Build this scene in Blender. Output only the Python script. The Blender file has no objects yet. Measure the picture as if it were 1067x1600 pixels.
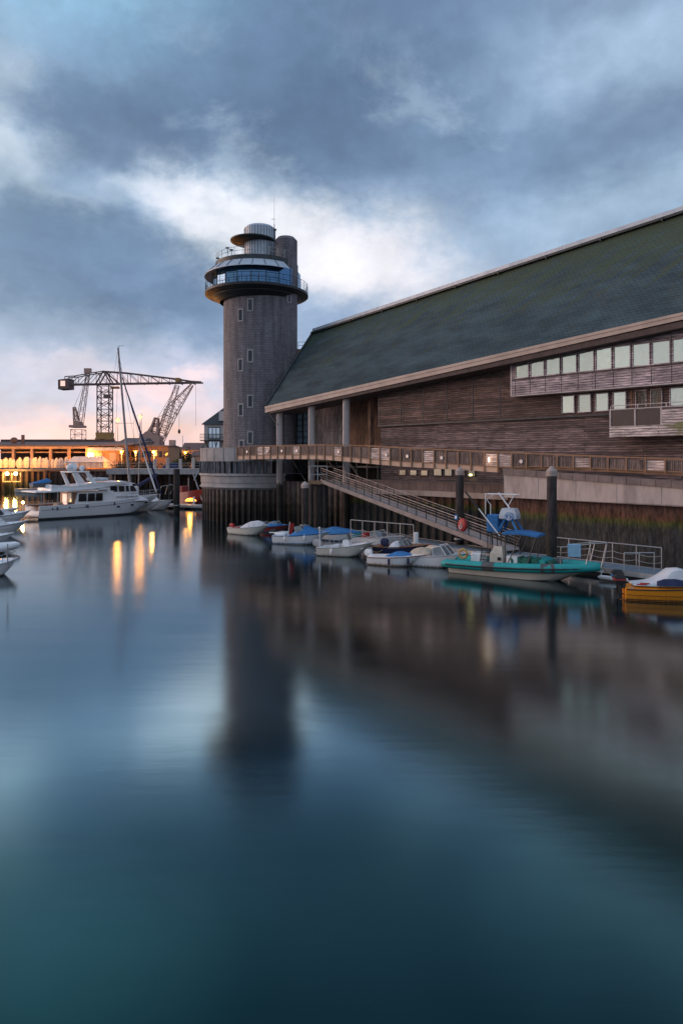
import bpy, math, random
from mathutils import Vector, Matrix
random.seed(7)
R = math.radians
sc = bpy.context.scene
col = sc.collection
# ---------------------------------------------------------------- camera
cam_d = bpy.data.cameras.new('camera'); cam = bpy.data.objects.new('camera', cam_d); col.objects.link(cam)
CH = 7.0
cam.location = (0, 0, CH); cam.rotation_euler = (R(90), 0, 0)
cam_d.sensor_fit = 'HORIZONTAL'; cam_d.sensor_width = 36; cam_d.lens = 36
cam_d.shift_y = -80/1067; cam_d.clip_start = .1; cam_d.clip_end = 6000
sc.camera = cam
sc.view_settings.view_transform = 'Standard'; sc.view_settings.look = 'None'
sc.view_settings.exposure = .45; sc.view_settings.gamma = 1
sc.render.engine = 'CYCLES'
sc.cycles.use_denoising = True
sc.cycles.max_bounces = 5; sc.cycles.glossy_bounces = 3; sc.cycles.diffuse_bounces = 2
sc.cycles.caustics_reflective = False; sc.cycles.caustics_refractive = False
sc.cycles.sample_clamp_indirect = 4

# ---------------------------------------------------------------- node helper
class NT:
    def __init__(s, nt): s.nt = nt; s.n = nt.nodes; s.l = nt.links
    def put(s, sock, v):
        if isinstance(v, bpy.types.NodeSocket): s.l.new(v, sock)
        elif v is not None:
            if hasattr(sock, 'default_value') and hasattr(sock.default_value, '__len__') and not hasattr(v, '__len__'): v = (v,)*len(sock.default_value)
            if hasattr(v, '__len__') and len(v) == 3 and sock.type == 'RGBA': v = (*v, 1)
            sock.default_value = v
    def m(s, op, a, b=None, c=None, clamp=False):
        n = s.n.new('ShaderNodeMath'); n.operation = op; n.use_clamp = clamp
        for i, v in enumerate((a, b, c)):
            if v is not None: s.put(n.inputs[i], v)
        return n.outputs[0]
    def vm(s, op, a, b=None):
        n = s.n.new('ShaderNodeVectorMath'); n.operation = op
        s.put(n.inputs[0], a)
        if b is not None: s.put(n.inputs[1], b)
        return n.outputs['Value'] if op in ('DOT_PRODUCT', 'LENGTH') else n.outputs[0]
    def mix(s, f, a, b, mode='MIX'):
        n = s.n.new('ShaderNodeMix'); n.data_type = 'RGBA'; n.blend_type = mode
        s.put(n.inputs[0], f); s.put(n.inputs[6], a); s.put(n.inputs[7], b)
        return n.outputs[2]
    def xyz(s, x=0, y=0, z=0):
        n = s.n.new('ShaderNodeCombineXYZ')
        s.put(n.inputs[0], x); s.put(n.inputs[1], y); s.put(n.inputs[2], z); return n.outputs[0]
    def sep(s, v):
        n = s.n.new('ShaderNodeSeparateXYZ'); s.put(n.inputs[0], v); return n.outputs
    def noise(s, v, scale, detail=3, rough=.55, dist=0, out='Fac'):
        n = s.n.new('ShaderNodeTexNoise'); s.put(n.inputs['Vector'], v)
        n.inputs['Scale'].default_value = scale; n.inputs['Detail'].default_value = detail
        n.inputs['Roughness'].default_value = rough; n.inputs['Distortion'].default_value = dist
        return n.outputs['Fac' if out == 'Fac' else 'Color']
    def ramp(s, f, pts):
        n = s.n.new('ShaderNodeValToRGB'); s.put(n.inputs[0], f); cr = n.color_ramp
        while len(cr.elements) < len(pts): cr.elements.new(.5)
        for e, (p, c) in zip(cr.elements, pts):
            e.position = p; e.color = (*c, 1) if hasattr(c, '__len__') else (c, c, c, 1)
        return n.outputs[0]
    def step(s, v, a, b):
        n = s.n.new('ShaderNodeMapRange'); n.interpolation_type = 'SMOOTHSTEP'
        s.put(n.inputs[0], v); n.inputs[1].default_value = a; n.inputs[2].default_value = b
        return n.outputs[0]

# ---------------------------------------------------------------- sky (clouds by direction: azimuth / elevation)
def azel(px, py):
    az = math.atan((px-533.5)/1067); return az, math.atan((720-py)/1067*math.cos(az))
def srgb(r, g, b):
    f = lambda c: c/12.92 if c <= .04045 else ((c+.055)/1.055)**2.4
    return (f(r/255), f(g/255), f(b/255))
SUN_AZ, SUN_EL = -62, 5
world = bpy.data.worlds.new('World'); sc.world = world; world.use_nodes = True
w = NT(world.node_tree); w.n.clear()
tc = w.n.new('ShaderNodeTexCoord').outputs['Generated']
d_ = w.vm('NORMALIZE', tc); sx, sy, sz = w.sep(d_)
az = w.m('ARCTAN2', sx, sy); el = w.m('ARCSINE', sz)
cv = w.xyz(az, w.m('MULTIPLY', el, 1.45), 1.7)
wn = w.noise(cv, 3.0, 5, .6, 0, 'Color'); wr, wg, wb = w.sep(wn)
wn2 = w.noise(cv, 6.0, 6, .58, .0, 'Color'); w2r, w2g, w2b = w.sep(wn2)
wn3 = w.noise(cv, 17.0, 5, .6, 0, 'Color'); w3r, w3g, w3b = w.sep(wn3)
def warp(a, n1, n2, k1, k2): return w.m('ADD', a, w.m('ADD', w.m('MULTIPLY', w.m('SUBTRACT', n1, .5), k1), w.m('MULTIPLY', w.m('SUBTRACT', n2, .5), k2)))
wa = w.m('ADD', warp(az, wr, w2r, .08, .14), w.m('MULTIPLY', w.m('SUBTRACT', w3r, .5), .10)); we = w.m('ADD', warp(el, wg, w2g, .04, .08), w.m('MULTIPLY', w.m('SUBTRACT', w3g, .5), .07))
sky = w.n.new('ShaderNodeTexSky'); sky.sky_type = 'NISHITA'; sky.sun_disc = False
sky.sun_elevation = R(SUN_EL); sky.sun_rotation = R(SUN_AZ)
# base layer by elevation
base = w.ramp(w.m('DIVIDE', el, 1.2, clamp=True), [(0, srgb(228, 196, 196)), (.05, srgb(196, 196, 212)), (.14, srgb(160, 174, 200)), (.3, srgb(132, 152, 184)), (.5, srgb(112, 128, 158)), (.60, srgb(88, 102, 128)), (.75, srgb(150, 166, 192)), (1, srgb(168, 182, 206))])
c = base
def blob(px, py, rx, ry, rgb, st, rot=0, az0=None, el0=None, p=2.0):
    global c
    a0, e0 = azel(px, py) if az0 is None else (R(az0), R(el0))
    ax, ay = rx/1067, ry/1067
    u = w.m('SUBTRACT', wa, a0); v = w.m('SUBTRACT', we, e0)
    cr, sr = math.cos(R(rot)), math.sin(R(rot))
    uu = w.m('DIVIDE', w.m('ADD', w.m('MULTIPLY', u, cr), w.m('MULTIPLY', v, sr)), ax)
    vv = w.m('DIVIDE', w.m('SUBTRACT', w.m('MULTIPLY', v, cr), w.m('MULTIPLY', u, sr)), ay)
    r2 = w.m('ADD', w.m('MULTIPLY', uu, uu), w.m('MULTIPLY', vv, vv))
    g = w.m('MULTIPLY', w.m('EXPONENT', w.m('MULTIPLY', w.m('POWER', r2, p/2), -1)), st)
    c = w.mix(g, c, srgb(*rgb))
# (photo position, radii, colour, strength, tilt)
blob(560, 130, 640, 150, (94, 112, 140), .95, -4)
blob(380, 190, 260, 60, (88, 104, 132), .7, -6)
blob(40, 60, 190, 100, (122, 144, 172), .8)
blob(990, 90, 230, 110, (156, 172, 196), .75, 10)
blob(820, 240, 300, 70, (112, 130, 158), .8, -8)
blob(50, 298, 130, 17, (214, 222, 232), .75, -3)
blob(5, 190, 46, 66, (214, 222, 234), .9)
blob(-200, 200, 170, 170, (214, 222, 234), .9)
blob(90, -90, 200, 80, (150, 190, 216), .85)
blob(240, 290, 80, 24, (196, 206, 220), .6, 0)
blob(190, 195, 200, 36, (98, 116, 144), .75, -4)
blob(520, 388, 215, 72, (212, 214, 222), .97, -10, p=3)
blob(350, 392, 85, 55, (230, 230, 235), .85, -35)
blob(600, 430, 110, 42, (236, 228, 228), .9, -14)
blob(690, 350, 120, 50, (146, 160, 184), .7, -20)
blob(960, 330, 260, 60, (156, 172, 194), .7, 8)
blob(130, 405, 225, 88, (100, 120, 147), .97, -14, p=3.5)
blob(230, 215, 260, 42, (98, 116, 144), .8, -2)
blob(40, 420, 160, 90, (104, 124, 154), .8)
blob(250, 450, 150, 45, (110, 128, 160), .85, -14)
blob(560, 490, 150, 40, (146, 160, 190), .85, 8)
blob(140, 520, 260, 34, (150, 162, 186), .7)
blob(120, 570, 90, 20, (204, 196, 208), .75, -4)
blob(300, 560, 110, 22, (190, 188, 206), .6, -10)
blob(60, 645, 200, 26, (178, 182, 200), .8)
blob(255, 625, 90, 22, (240, 205, 205), .85, -8)
blob(210, 680, 190, 26, (246, 196, 176), .8)
blob(320, 600, 40, 14, (244, 214, 214), .7, 10)
# afterglow to the left; unseen sky behind the camera raised to brighten the scene
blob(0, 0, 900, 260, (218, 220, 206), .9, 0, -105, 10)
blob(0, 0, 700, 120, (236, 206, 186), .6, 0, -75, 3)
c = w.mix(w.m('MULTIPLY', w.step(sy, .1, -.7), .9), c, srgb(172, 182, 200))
pm = w.m('MULTIPLY', w.m('MULTIPLY', w.step(w.noise(cv, 4.2, 7, .62, .2), .52, .68), .34), w.step(el, .62, .45))
c = w.mix(pm, c, srgb(190, 202, 218))
f2 = w.m('MULTIPLY', w.m('MULTIPLY', w.step(w.noise(w.vm('ADD', cv, (3, 7, 1)), 3.6, 7, .6, .2), .54, .70), .5), w.step(el, .06, .16))
c = w.mix(f2, c, srgb(92, 110, 138))
blob(545, 400, 130, 60, (216, 215, 222), .9, -8, p=2.6)
blob(400, 345, 120, 34, (226, 228, 234), .7, -18)
blob(985, 90, 110, 50, (168, 184, 206), .5)
blob(960, 325, 150, 34, (166, 180, 200), .5, 6)
det = w.noise(cv, 6.0, 8, .6, .1)
det2 = w.m('MULTIPLY_ADD', w.step(det, .3, .72), .32, .88)
c = w.mix(1.0, c, w.xyz(det2, det2, det2), 'MULTIPLY')
hi = w.step(el, .05, .2); cl = w.sep(c)[1]; hi = w.m('MULTIPLY', hi, w.m('SUBTRACT', 1, w.step(cl, .32, .75)))
c = w.mix(hi, c, w.mix(1.0, c, (.88, .98, 1.0), 'MULTIPLY'))
c = w.mix(1.0, c, (.91, .91, .91), 'MULTIPLY')
sm = w.mix(.003, c, sky.outputs[0])
low = w.step(el, -.06, -.005)
sm = w.mix(low, srgb(60, 66, 78), sm)
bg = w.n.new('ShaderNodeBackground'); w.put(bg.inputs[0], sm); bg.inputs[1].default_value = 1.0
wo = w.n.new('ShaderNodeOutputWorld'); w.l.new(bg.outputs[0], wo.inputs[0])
world.cycles.sampling_method = 'MANUAL'; world.cycles.sample_map_resolution = 512
# ---------------------------------------------------------------- sun (low, through cloud, from the left)
sd = bpy.data.lights.new('sun', 'SUN'); sun = bpy.data.objects.new('sun', sd); col.objects.link(sun)
sd.energy = 1.35; sd.angle = R(40); sd.color = (1, .62, .46)
_sv = Vector((math.sin(R(-78))*math.cos(R(9)), math.cos(R(-78))*math.cos(R(9)), math.sin(R(9))))
sun.rotation_euler = _sv.to_track_quat('Z', 'Y').to_euler()

# ---------------------------------------------------------------- mesh helpers
class MB:
    def __init__(s): s.v = []; s.f = []
    def add(s, vs, fs):
        b = len(s.v); s.v += [Vector(v) for v in vs]; s.f += [tuple(b+i for i in f) for f in fs]; return s
    def hexa(s, p):   # 8 points: bottom loop, top loop
        return s.add(p, [(3, 2, 1, 0), (4, 5, 6, 7), (0, 1, 5, 4), (1, 2, 6, 5), (2, 3, 7, 6), (3, 0, 4, 7)])
    def box(s, x0, x1, y0, y1, z0, z1):
        return s.hexa([(x0, y0, z0), (x1, y0, z0), (x1, y1, z0), (x0, y1, z0), (x0, y0, z1), (x1, y0, z1), (x1, y1, z1), (x0, y1, z1)])
    def cyl(s, p0, p1, r0, r1=None, n=10, cap=True):
        p0 = Vector(p0); p1 = Vector(p1); r1 = r0 if r1 is None else r1
        d = (p1-p0).normalized(); a = Vector((0, 0, 1)) if abs(d.z) < .9 else Vector((1, 0, 0))
        x = d.cross(a).normalized(); y = d.cross(x)
        vs = []
        for p, r in ((p0, r0), (p1, r1)):
            for i in range(n):
                t = 2*math.pi*(i+.5)/n; vs.append(p+x*math.cos(t)*r+y*math.sin(t)*r)
        fs = [(i, i+n, (i+1) % n+n, (i+1) % n) for i in range(n)]
        if cap: fs += [tuple(range(n)), tuple(range(2*n-1, n-1, -1))]
        return s.add(vs, fs)
    def bar(s, p0, p1, w_, h=None):
        return s.cyl(p0, p1, w_*.707, None, 4)
    def tube(s, pts, r, n=8, closed=False):
        pts = [Vector(p) for p in pts]; m = len(pts); rr = r if hasattr(r, '__len__') else [r]*m
        vs = []
        for i, p in enumerate(pts):
            if closed: t = (pts[(i+1) % m]-pts[i-1]).normalized()
            else: t = (pts[min(i+1, m-1)]-pts[max(i-1, 0)]).normalized()
            up = Vector((0, 0, 1)) if abs(t.z) < .95 else Vector((1, 0, 0))
            x = t.cross(up).normalized(); y = x.cross(t)
            for k in range(n):
                a = 2*math.pi*k/n; vs.append(p+x*math.cos(a)*rr[i]+y*math.sin(a)*rr[i])
        fs = []
        for i in range(m if closed else m-1):
            j = (i+1) % m
            for k in range(n): fs.append((i*n+k, i*n+(k+1) % n, j*n+(k+1) % n, j*n+k))
        if not closed: fs += [tuple(range(n-1, -1, -1)), tuple((m-1)*n+k for k in range(n))]
        return s.add(vs, fs)
    def lathe(s, c, prof, n=48, a0=0, a1=360, cap=False):
        cx, cy = c; full = abs(a1-a0) >= 360; m = n if full else n+1; k = len(prof); vs = []
        for i in range(m):
            a = R(a0+(a1-a0)*i/n)
            for (r, z) in prof: vs.append((cx+r*math.cos(a), cy+r*math.sin(a), z))
        fs = []
        for i in range(n):
            j = (i+1) % m
            for q in range(k-1): fs.append((i*k+q, j*k+q, j*k+q+1, i*k+q+1))
        if not full:
            fs += [tuple(range(k-1, -1, -1)), tuple(n*k+q for q in range(k))] if cap else []
        return s.add(vs, fs)
    def ell(s, c, rx, ry, rz, n=12, m=8, z0=-1.0):
        vs = []; t0 = math.asin(z0)
        for i in range(m+1):
            t = t0+(math.pi/2-t0)*i/m
            for k in range(n):
                a = 2*math.pi*k/n; vs.append((c[0]+rx*math.cos(t)*math.cos(a), c[1]+ry*math.cos(t)*math.sin(a), c[2]+rz*math.sin(t)))
        fs = [(i*n+k, i*n+(k+1) % n, (i+1)*n+(k+1) % n, (i+1)*n+k) for i in range(m) for k in range(n)]
        fs.append(tuple(range(n-1, -1, -1)))
        return s.add(vs, fs)
    def prism(s, poly, ext):
        n = len(poly); e = Vector(ext); vs = [Vector(p) for p in poly]+[Vector(p)+e for p in poly]
        return s.add(vs, [tuple(range(n-1, -1, -1)), tuple(range(n, 2*n))]+[(i, (i+1) % n, (i+1) % n+n, i+n) for i in range(n)])
    def loft(s, secs, capA=True, capB=True, closed=True):
        k = len(secs[0]); vs = [p for q in secs for p in q]; fs = []
        for i in range(len(secs)-1):
            for j in range(k if closed else k-1):
                fs.append((i*k+j, i*k+(j+1) % k, (i+1)*k+(j+1) % k, (i+1)*k+j))
        if capA: fs.append(tuple(range(k-1, -1, -1)))
        if capB: fs.append(tuple((len(secs)-1)*k+j for j in range(k)))
        return s.add(vs, fs)
    def rbox(s, x0, x1, y0, y1, z0, z1, b=.04):   # box with chamfered top and corners
        secs = []
        for z, i in ((z0, b), (z0+b, 0), (z1-b, 0), (z1, b)):
            secs.append([(x0+i+b, y0+i, z), (x1-i-b, y0+i, z), (x1-i, y0+i+b, z), (x1-i, y1-i-b, z), (x1-i-b, y1-i, z), (x0+i+b, y1-i, z), (x0+i, y1-i-b, z), (x0+i, y0+i+b, z)])
        return s.loft(secs)
    def build(s, name, mat, parent=None, smooth=False, ang=40):
        me = bpy.data.meshes.new(name)
        root = parent
        while root is not None and root.parent is not None: root = root.parent
        if root is not None and root.type == 'EMPTY':
            inv = Matrix.LocRotScale(root.location, root.rotation_euler, root.scale).inverted()
            vs = [inv @ v for v in s.v]
        else: vs = s.v
        me.from_pydata([tuple(v) for v in vs], [], s.f)
        import bmesh
        bm = bmesh.new(); bm.from_mesh(me); bmesh.ops.recalc_face_normals(bm, faces=bm.faces); bm.to_mesh(me); bm.free()
        me.materials.append(mat)
        if smooth: me.shade_smooth(); me.set_sharp_from_angle(angle=R(ang))
        o = bpy.data.objects.new(name, me); col.objects.link(o)
        if parent is not None: o.parent = parent
        return o
def tag(o, label=None, cat=None, group=None, kind=None):
    for k, v in (('label', label), ('category', cat), ('group', group), ('kind', kind)):
        if v: o[k] = v
    return o
def thing(name, label, cat, loc=(0, 0, 0), group=None, rz=0):
    o = bpy.data.objects.new(name, None); col.objects.link(o); o.empty_display_size = .2
    o.location = loc; o.rotation_euler = (0, 0, rz); return tag(o, label, cat, group)
def copy_tree(o, parent=None):
    c_ = o.copy(); col.objects.link(c_); c_.parent = parent
    for ch in list(o.children): copy_tree(ch, c_)
    return c_
def P(px, py, D): return Vector(((px-533.5)/1067*D, D, CH-(py-720)/1067*D))
def W(px, py, z=0):   # point of the photograph on the level z
    D = (CH-z)*1067/(py-720); return Vector(((px-533.5)/1067*D, D, z))
# museum frame: s runs along the facade away to the left, off = metres in front of the facade
_n = math.hypot(.94, 1); UX, UY = -.94/_n, 1/_n; NX, NY = -UY, UX
def F(s, off, z): return Vector((23+UX*s+NX*off, 46+UY*s+NY*off, z))
def fs(px, off):
    k = (px-533.5)/1067; ax, ay = 23+NX*off, 46+NY*off; return (ax-k*ay)/(k*UY-UX)
def fz(px, py, off):
    D = 46+NY*off+UY*fs(px, off); return CH-(py-720)/1067*D
def fbox(m, s0, s1, o0, o1, z0, z1, z0b=None, z1b=None):
    z0b = z0 if z0b is None else z0b; z1b = z1 if z1b is None else z1b
    return m.hexa([F(s0, o0, z0), F(s0, o1, z0), F(s1, o1, z0b), F(s1, o0, z0b), F(s0, o0, z1), F(s0, o1, z1), F(s1, o1, z1b), F(s1, o0, z1b)])

# ---------------------------------------------------------------- materials
MATS = {}
def newmat(name):
    m = bpy.data.materials.new(name); m.use_nodes = True; n = NT(m.node_tree)
    b = m.node_tree.nodes['Principled BSDF']; MATS[name] = m; return m, n, b
def pos(n): return n.n.new('ShaderNodeNewGeometry').outputs['Position']
def bump(n, b, h, strength=.5, dist=.02):
    q = n.n.new('ShaderNodeBump'); n.put(q.inputs['Height'], h); q.inputs['Strength'].default_value = strength
    q.inputs['Distance'].default_value = dist; n.l.new(q.outputs[0], b.inputs['Normal'])
def mat(name, c1, c2=None, rough=.6, metal=0, scale=2.0, bmp=0, emis=None, es=0, stretch=(1, 1, 1), coat=0):
    if name in MATS: return MATS[name]
    m, n, b = newmat(name); c2 = c2 or tuple(x*.72 for x in c1)
    t = n.n.new('ShaderNodeTexCoord').outputs['Object']
    v = n.vm('MULTIPLY', t, stretch)
    f = n.noise(v, scale, 5, .65)
    n.put(b.inputs['Base Color'], n.mix(n.step(f, .35, .68), c1, c2))
    b.inputs['Metallic'].default_value = metal
    n.put(b.inputs['Roughness'], n.m('MULTIPLY_ADD', f, .25, rough-.12))
    if bmp: bump(n, b, n.noise(v, scale*6, 3), bmp, .02)
    if coat: b.inputs['Coat Weight'].default_value = coat
    if emis: n.put(b.inputs['Emission Color'], emis); b.inputs['Emission Strength'].default_value = es
    return m
def hullmat(name, c1, grime=(.16, .14, .09)):
    m, n, b = newmat(name); t = n.n.new('ShaderNodeTexCoord').outputs['Object']; x, y, z = n.sep(t)
    nz = n.noise(n.xyz(n.m('MULTIPLY', x, 2.2), y, n.m('MULTIPLY', z, .6)), 3, 5, .7)
    g = n.m('SUBTRACT', 1, n.step(n.m('ADD', z, n.m('MULTIPLY', n.m('SUBTRACT', nz, .5), .5)), .0, .22))
    st = n.m('MULTIPLY', n.step(nz, .55, .75), .35)
    cc = n.mix(n.m('MULTIPLY', st, 1), c1, tuple(q*.6 for q in c1)); cc = n.mix(n.m('MULTIPLY', g, .8), cc, grime)
    n.put(b.inputs['Base Color'], cc); n.put(b.inputs['Roughness'], n.m('MULTIPLY_ADD', nz, .3, .22)); b.inputs['Coat Weight'].default_value = .25
    return m
def fac(n):   # facade coordinates (s, off, z)
    p = pos(n); s = n.vm('DOT_PRODUCT', p, (UX, UY, 0)); o = n.vm('DOT_PRODUCT', p, (NX, NY, 0)); return s, o, n.sep(p)[2]
def brick(n, v, c1, c2, mortar, bw, rh, ms, off=.5, bias=0):
    q = n.n.new('ShaderNodeTexBrick'); n.put(q.inputs['Vector'], v); q.offset = off
    n.put(q.inputs['Color1'], c1); n.put(q.inputs['Color2'], c2); n.put(q.inputs['Mortar'], mortar)
    q.inputs['Scale'].default_value = 1; q.inputs['Brick Width'].default_value = bw; q.inputs['Row Height'].default_value = rh
    q.inputs['Mortar Size'].default_value = ms; q.inputs['Mortar Smooth'].default_value = .3; q.inputs['Bias'].default_value = bias
    return q.outputs['Color'], q.outputs['Fac']
def timber(name, ca, cb, gap, row=.16, bw=2.8, vertical=False, moss=0):
    m, n, b = newmat(name); s, o, z = fac(n)
    a, h = (z, s) if vertical else (s, z)
    v = n.xyz(n.m('ADD', a, o), h, 0)
    cc, ff = brick(n, v, ca, cb, gap, bw, row, row*.12, .37)
    st = n.noise(n.xyz(n.m('MULTIPLY', a, .5), n.m('MULTIPLY', h, 7), o), 2.2, 5, .7)
    st2 = n.noise(n.xyz(n.m('MULTIPLY', a, .35), n.m('MULTIPLY', h, .6), o), 1.1, 4, .6)
    k = n.m('MULTIPLY', n.m('MULTIPLY_ADD', n.step(st, .32, .66), 1.5, .35), n.m('MULTIPLY_ADD', n.step(st2, .3, .7), .7, .65))
    cc = n.mix(1, cc, n.xyz(k, k, k), 'MULTIPLY')
    if moss:
        g = n.step(n.noise(n.xyz(s, o, z), .55, 4), .58, .68)
        cc = n.mix(n.m('MULTIPLY', g, moss), cc, (.16, .17, .04))
    n.put(b.inputs['Base Color'], cc); b.inputs['Roughness'].default_value = .75
    bump(n, b, n.m('SUBTRACT', n.m('MULTIPLY', st, .3), ff), .8, .03)
    return m
timber('timber_upper', (.155, .094, .082), (.060, .038, .034), (.015, .01, .009), .17, 5.5)
timber('timber_lower', (.20, .14, .135), (.075, .05, .05), (.016, .012, .011), .17, 7)
timber('timber_grey', (.44, .36, .385), (.31, .25, .27), (.10, .08, .085), .18, 7, moss=.0)
timber('timber_balcony', (.50, .42, .40), (.38, .31, .31), (.08, .06, .06), .18, 7, moss=.8)
timber('timber_vertical', (.24, .21, .22), (.17, .15, .16), (.04, .035, .035), .22, 5, True)
timber('timber_brown', (.24, .12, .07), (.14, .075, .05), (.02, .012, .01), .2, 5, True)
timber('walkway_slats', (.17, .12, .105), (.12, .085, .075), (.02, .015, .015), .12, 3, True)
timber('walkway_panel', (.58, .45, .41), (.50, .39, .35), (.2, .15, .14), .16, 3)
def make_slate():
    m, n, b = newmat('slate_roof'); s, o, z = fac(n)
    t = n.m('MULTIPLY', z, 1.28)
    cc, ff = brick(n, n.xyz(n.m('ADD', s, n.m('MULTIPLY', n.noise(n.xyz(s, z, 0), 2.0, 2), .1)), t, 0), (.052, .080, .090), (.044, .069, .079), (.030, .046, .053), .4, .3, .02)
    ny = n.noise(n.xyz(n.m('MULTIPLY', s, .3), n.m('MULTIPLY', t, .5), o), .9, 5, .65)
    k = n.m('MULTIPLY_ADD', n.step(ny, .3, .7), .7, .65)
    cc = n.mix(1, cc, n.xyz(k, k, k), 'MULTIPLY')
    # moss thickens toward the ridge and in streaks down the slope
    hz = n.m('ADD', n.m('MULTIPLY', n.m('SUBTRACT', z, n.m('MULTIPLY', n.m('SUBTRACT', n.m('MULTIPLY', s, -1), 0), .06)), 1), 0)
    str_ = n.noise(n.xyz(n.m('MULTIPLY', n.m('ADD', s, n.m('MULTIPLY', t, .9)), .9), n.m('MULTIPLY', t, .22), 3), 1.3, 6, .7)
    g = n.m('MULTIPLY', n.step(n.m('ADD', str_, n.m('MULTIPLY', n.m('SUBTRACT', z, 19), .035)), .50, .68), .8)
    cc = n.mix(g, cc, (.062, .078, .036))
    g2 = n.step(n.noise(n.xyz(n.m('MULTIPLY', s, 1.1), n.m('MULTIPLY', t, .3), 9), 1.5, 6, .75), .56, .68)
    cc = n.mix(n.m('MULTIPLY', g2, .45), cc, (.085, .07, .045))
    n.put(b.inputs['Base Color'], cc); b.inputs['Roughness'].default_value = .62; b.inputs['Specular IOR Level'].default_value = .3
    rowp = n.m('FRACT', n.m('DIVIDE', t, .30))
    bump(n, b, n.m('SUBTRACT', n.m('MULTIPLY', n.noise(n.xyz(s, t, 0), 5, 3), .6), n.m('ADD', ff, n.m('MULTIPLY', rowp, .5))), .8, .04)
make_slate()
TX, TY = (406.5-533.5)/1067*84, 84.0
def make_stone():
    m, n, b = newmat('tower_stone'); p = pos(n); x, y, z = n.sep(p)
    a = n.m('MULTIPLY', n.m('ARCTAN2', n.m('SUBTRACT', y, TY), n.m('SUBTRACT', x, TX)), 4.4)
    cc, ff = brick(n, n.xyz(a, z, 0), (.22, .20, .22), (.175, .157, .178), (.13, .115, .12), .62, .29, .02)
    k = n.m('MULTIPLY_ADD', n.step(n.noise(n.xyz(n.m('MULTIPLY', a, 1.6), n.m('MULTIPLY', z, .14), 0), 1.2, 5, .7), .32, .66), .5, .62)
    k2 = n.m('MULTIPLY_ADD', n.noise(n.xyz(a, z, 0), 6, 3), .5, .75)
    kk = n.m('MULTIPLY', k, k2)
    n.put(b.inputs['Base Color'], n.mix(1, cc, n.xyz(kk, kk, kk), 'MULTIPLY')); b.inputs['Roughness'].default_value = .8
    bump(n, b, n.m('SUBTRACT', n.m('MULTIPLY', n.noise(p, 7, 3), .5), ff), .8, .03)
make_stone()
def make_pile(name, wall, rust, algae, wet, z1, z2, z3, var=1.0, wob=1.6):
    m, n, b = newmat(name); p = pos(n); x, y, z = n.sep(p); s, o, _ = fac(n)
    nz = n.noise(n.xyz(n.m('MULTIPLY', s, 1.2), n.m('MULTIPLY', o, 1.2), n.m('MULTIPLY', z, .35)), 1.3, 6, .7)
    zz = n.m('ADD', z, n.m('MULTIPLY', n.m('SUBTRACT', nz, .5), wob))
    cc = n.mix(n.step(zz, z3-.3, z3+.5), rust, wall)
    cc = n.mix(n.step(zz, z2-.3, z2+.2), algae, cc)
    cc = n.mix(n.step(zz, z1-.4, z1+.3), wet, cc)
    k = n.m('MULTIPLY_ADD', n.step(n.noise(n.xyz(n.m('MULTIPLY', s, 3), n.m('MULTIPLY', o, 3), n.m('MULTIPLY', z, .7)), 2, 6, .75), .3, .7), var, 1-var/2)
    cc = n.mix(1, cc, n.xyz(k, k, k), 'MULTIPLY')
    n.put(b.inputs['Base Color'], cc)
    n.put(b.inputs['Roughness'], n.m('MULTIPLY_ADD', n.step(z, 0, 2.5), .25, .6))
    b.inputs['Specular IOR Level'].default_value = .25
    bump(n, b, n.noise(p, 5, 5), .6, .05)
make_pile('pile_right', (.10, .058, .05), (.115, .055, .036), (.080, .086, .016), (.048, .046, .044), 3.0, 3.3, 3.7, 1.3, .8)
make_pile('pile_left', (.17, .13, .115), (.12, .09, .075), (.06, .045, .035), (.03, .023, .02), 1.2, 2.2, 3.2)
make_pile('pile_far', (.10, .055, .045), (.075, .042, .035), (.045, .032, .026), (.02, .016, .015), 1.5, 2.4, 3.6)
make_pile('column_concrete', (.50, .44, .43), (.46, .40, .39), (.05, .045, .04), (.03, .027, .024), 2.4, 4.6, 5.0, .2)
make_pile('steel_pile', (.055, .045, .045), (.05, .042, .04), (.035, .032, .028), (.02, .019, .018), 1.0, 2.0, 3.4)
def make_water():
    m, n, b = newmat('harbour_water'); n.n.remove(b)
    p = pos(n); x, y, z = n.sep(p)
    dif = n.n.new('ShaderNodeBsdfDiffuse'); n.put(dif.inputs[0], (.001, .010, .014))
    gl = n.n.new('ShaderNodeBsdfAnisotropic'); gl.distribution = 'BECKMANN'
    lw = n.n.new('ShaderNodeLayerWeight'); lw.inputs[0].default_value = .5
    n.put(gl.inputs['Color'], n.ramp(lw.outputs['Facing'], [(.38, (.14, .33, .31)), (.53, (.30, .48, .48)), (.66, (.72, .93, 1.0)), (.85, (.90, .97, 1))]))
    st = n.noise(n.xyz(n.m('MULTIPLY', x, .10), n.m('MULTIPLY', y, .5), 0), 1.0, 4, .6)
    n.put(gl.inputs['Roughness'], n.m('MULTIPLY_ADD', n.step(st, .35, .7), .03, .14))
    q = n.n.new('ShaderNodeBump'); n.put(q.inputs['Height'], n.noise(n.xyz(n.m('MULTIPLY', x, .5), n.m('MULTIPLY', y, 2.2), 0), 1.2, 3, .5))
    q.inputs['Strength'].default_value = .15; q.inputs['Distance'].default_value = .01
    n.l.new(q.outputs[0], gl.inputs['Normal'])
    mx = n.n.new('ShaderNodeMixShader'); n.l.new(n.ramp(lw.outputs['Facing'], [(.35, .25), (.5, .38), (.61, .68), (.72, .54), (.86, .52), (.93, .68), (1, .92)]), mx.inputs[0]); n.l.new(dif.outputs[0], mx.inputs[1]); n.l.new(gl.outputs[0], mx.inputs[2])
    n.l.new(mx.outputs[0], m.node_tree.nodes['Material Output'].inputs[0])
make_water()
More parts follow.
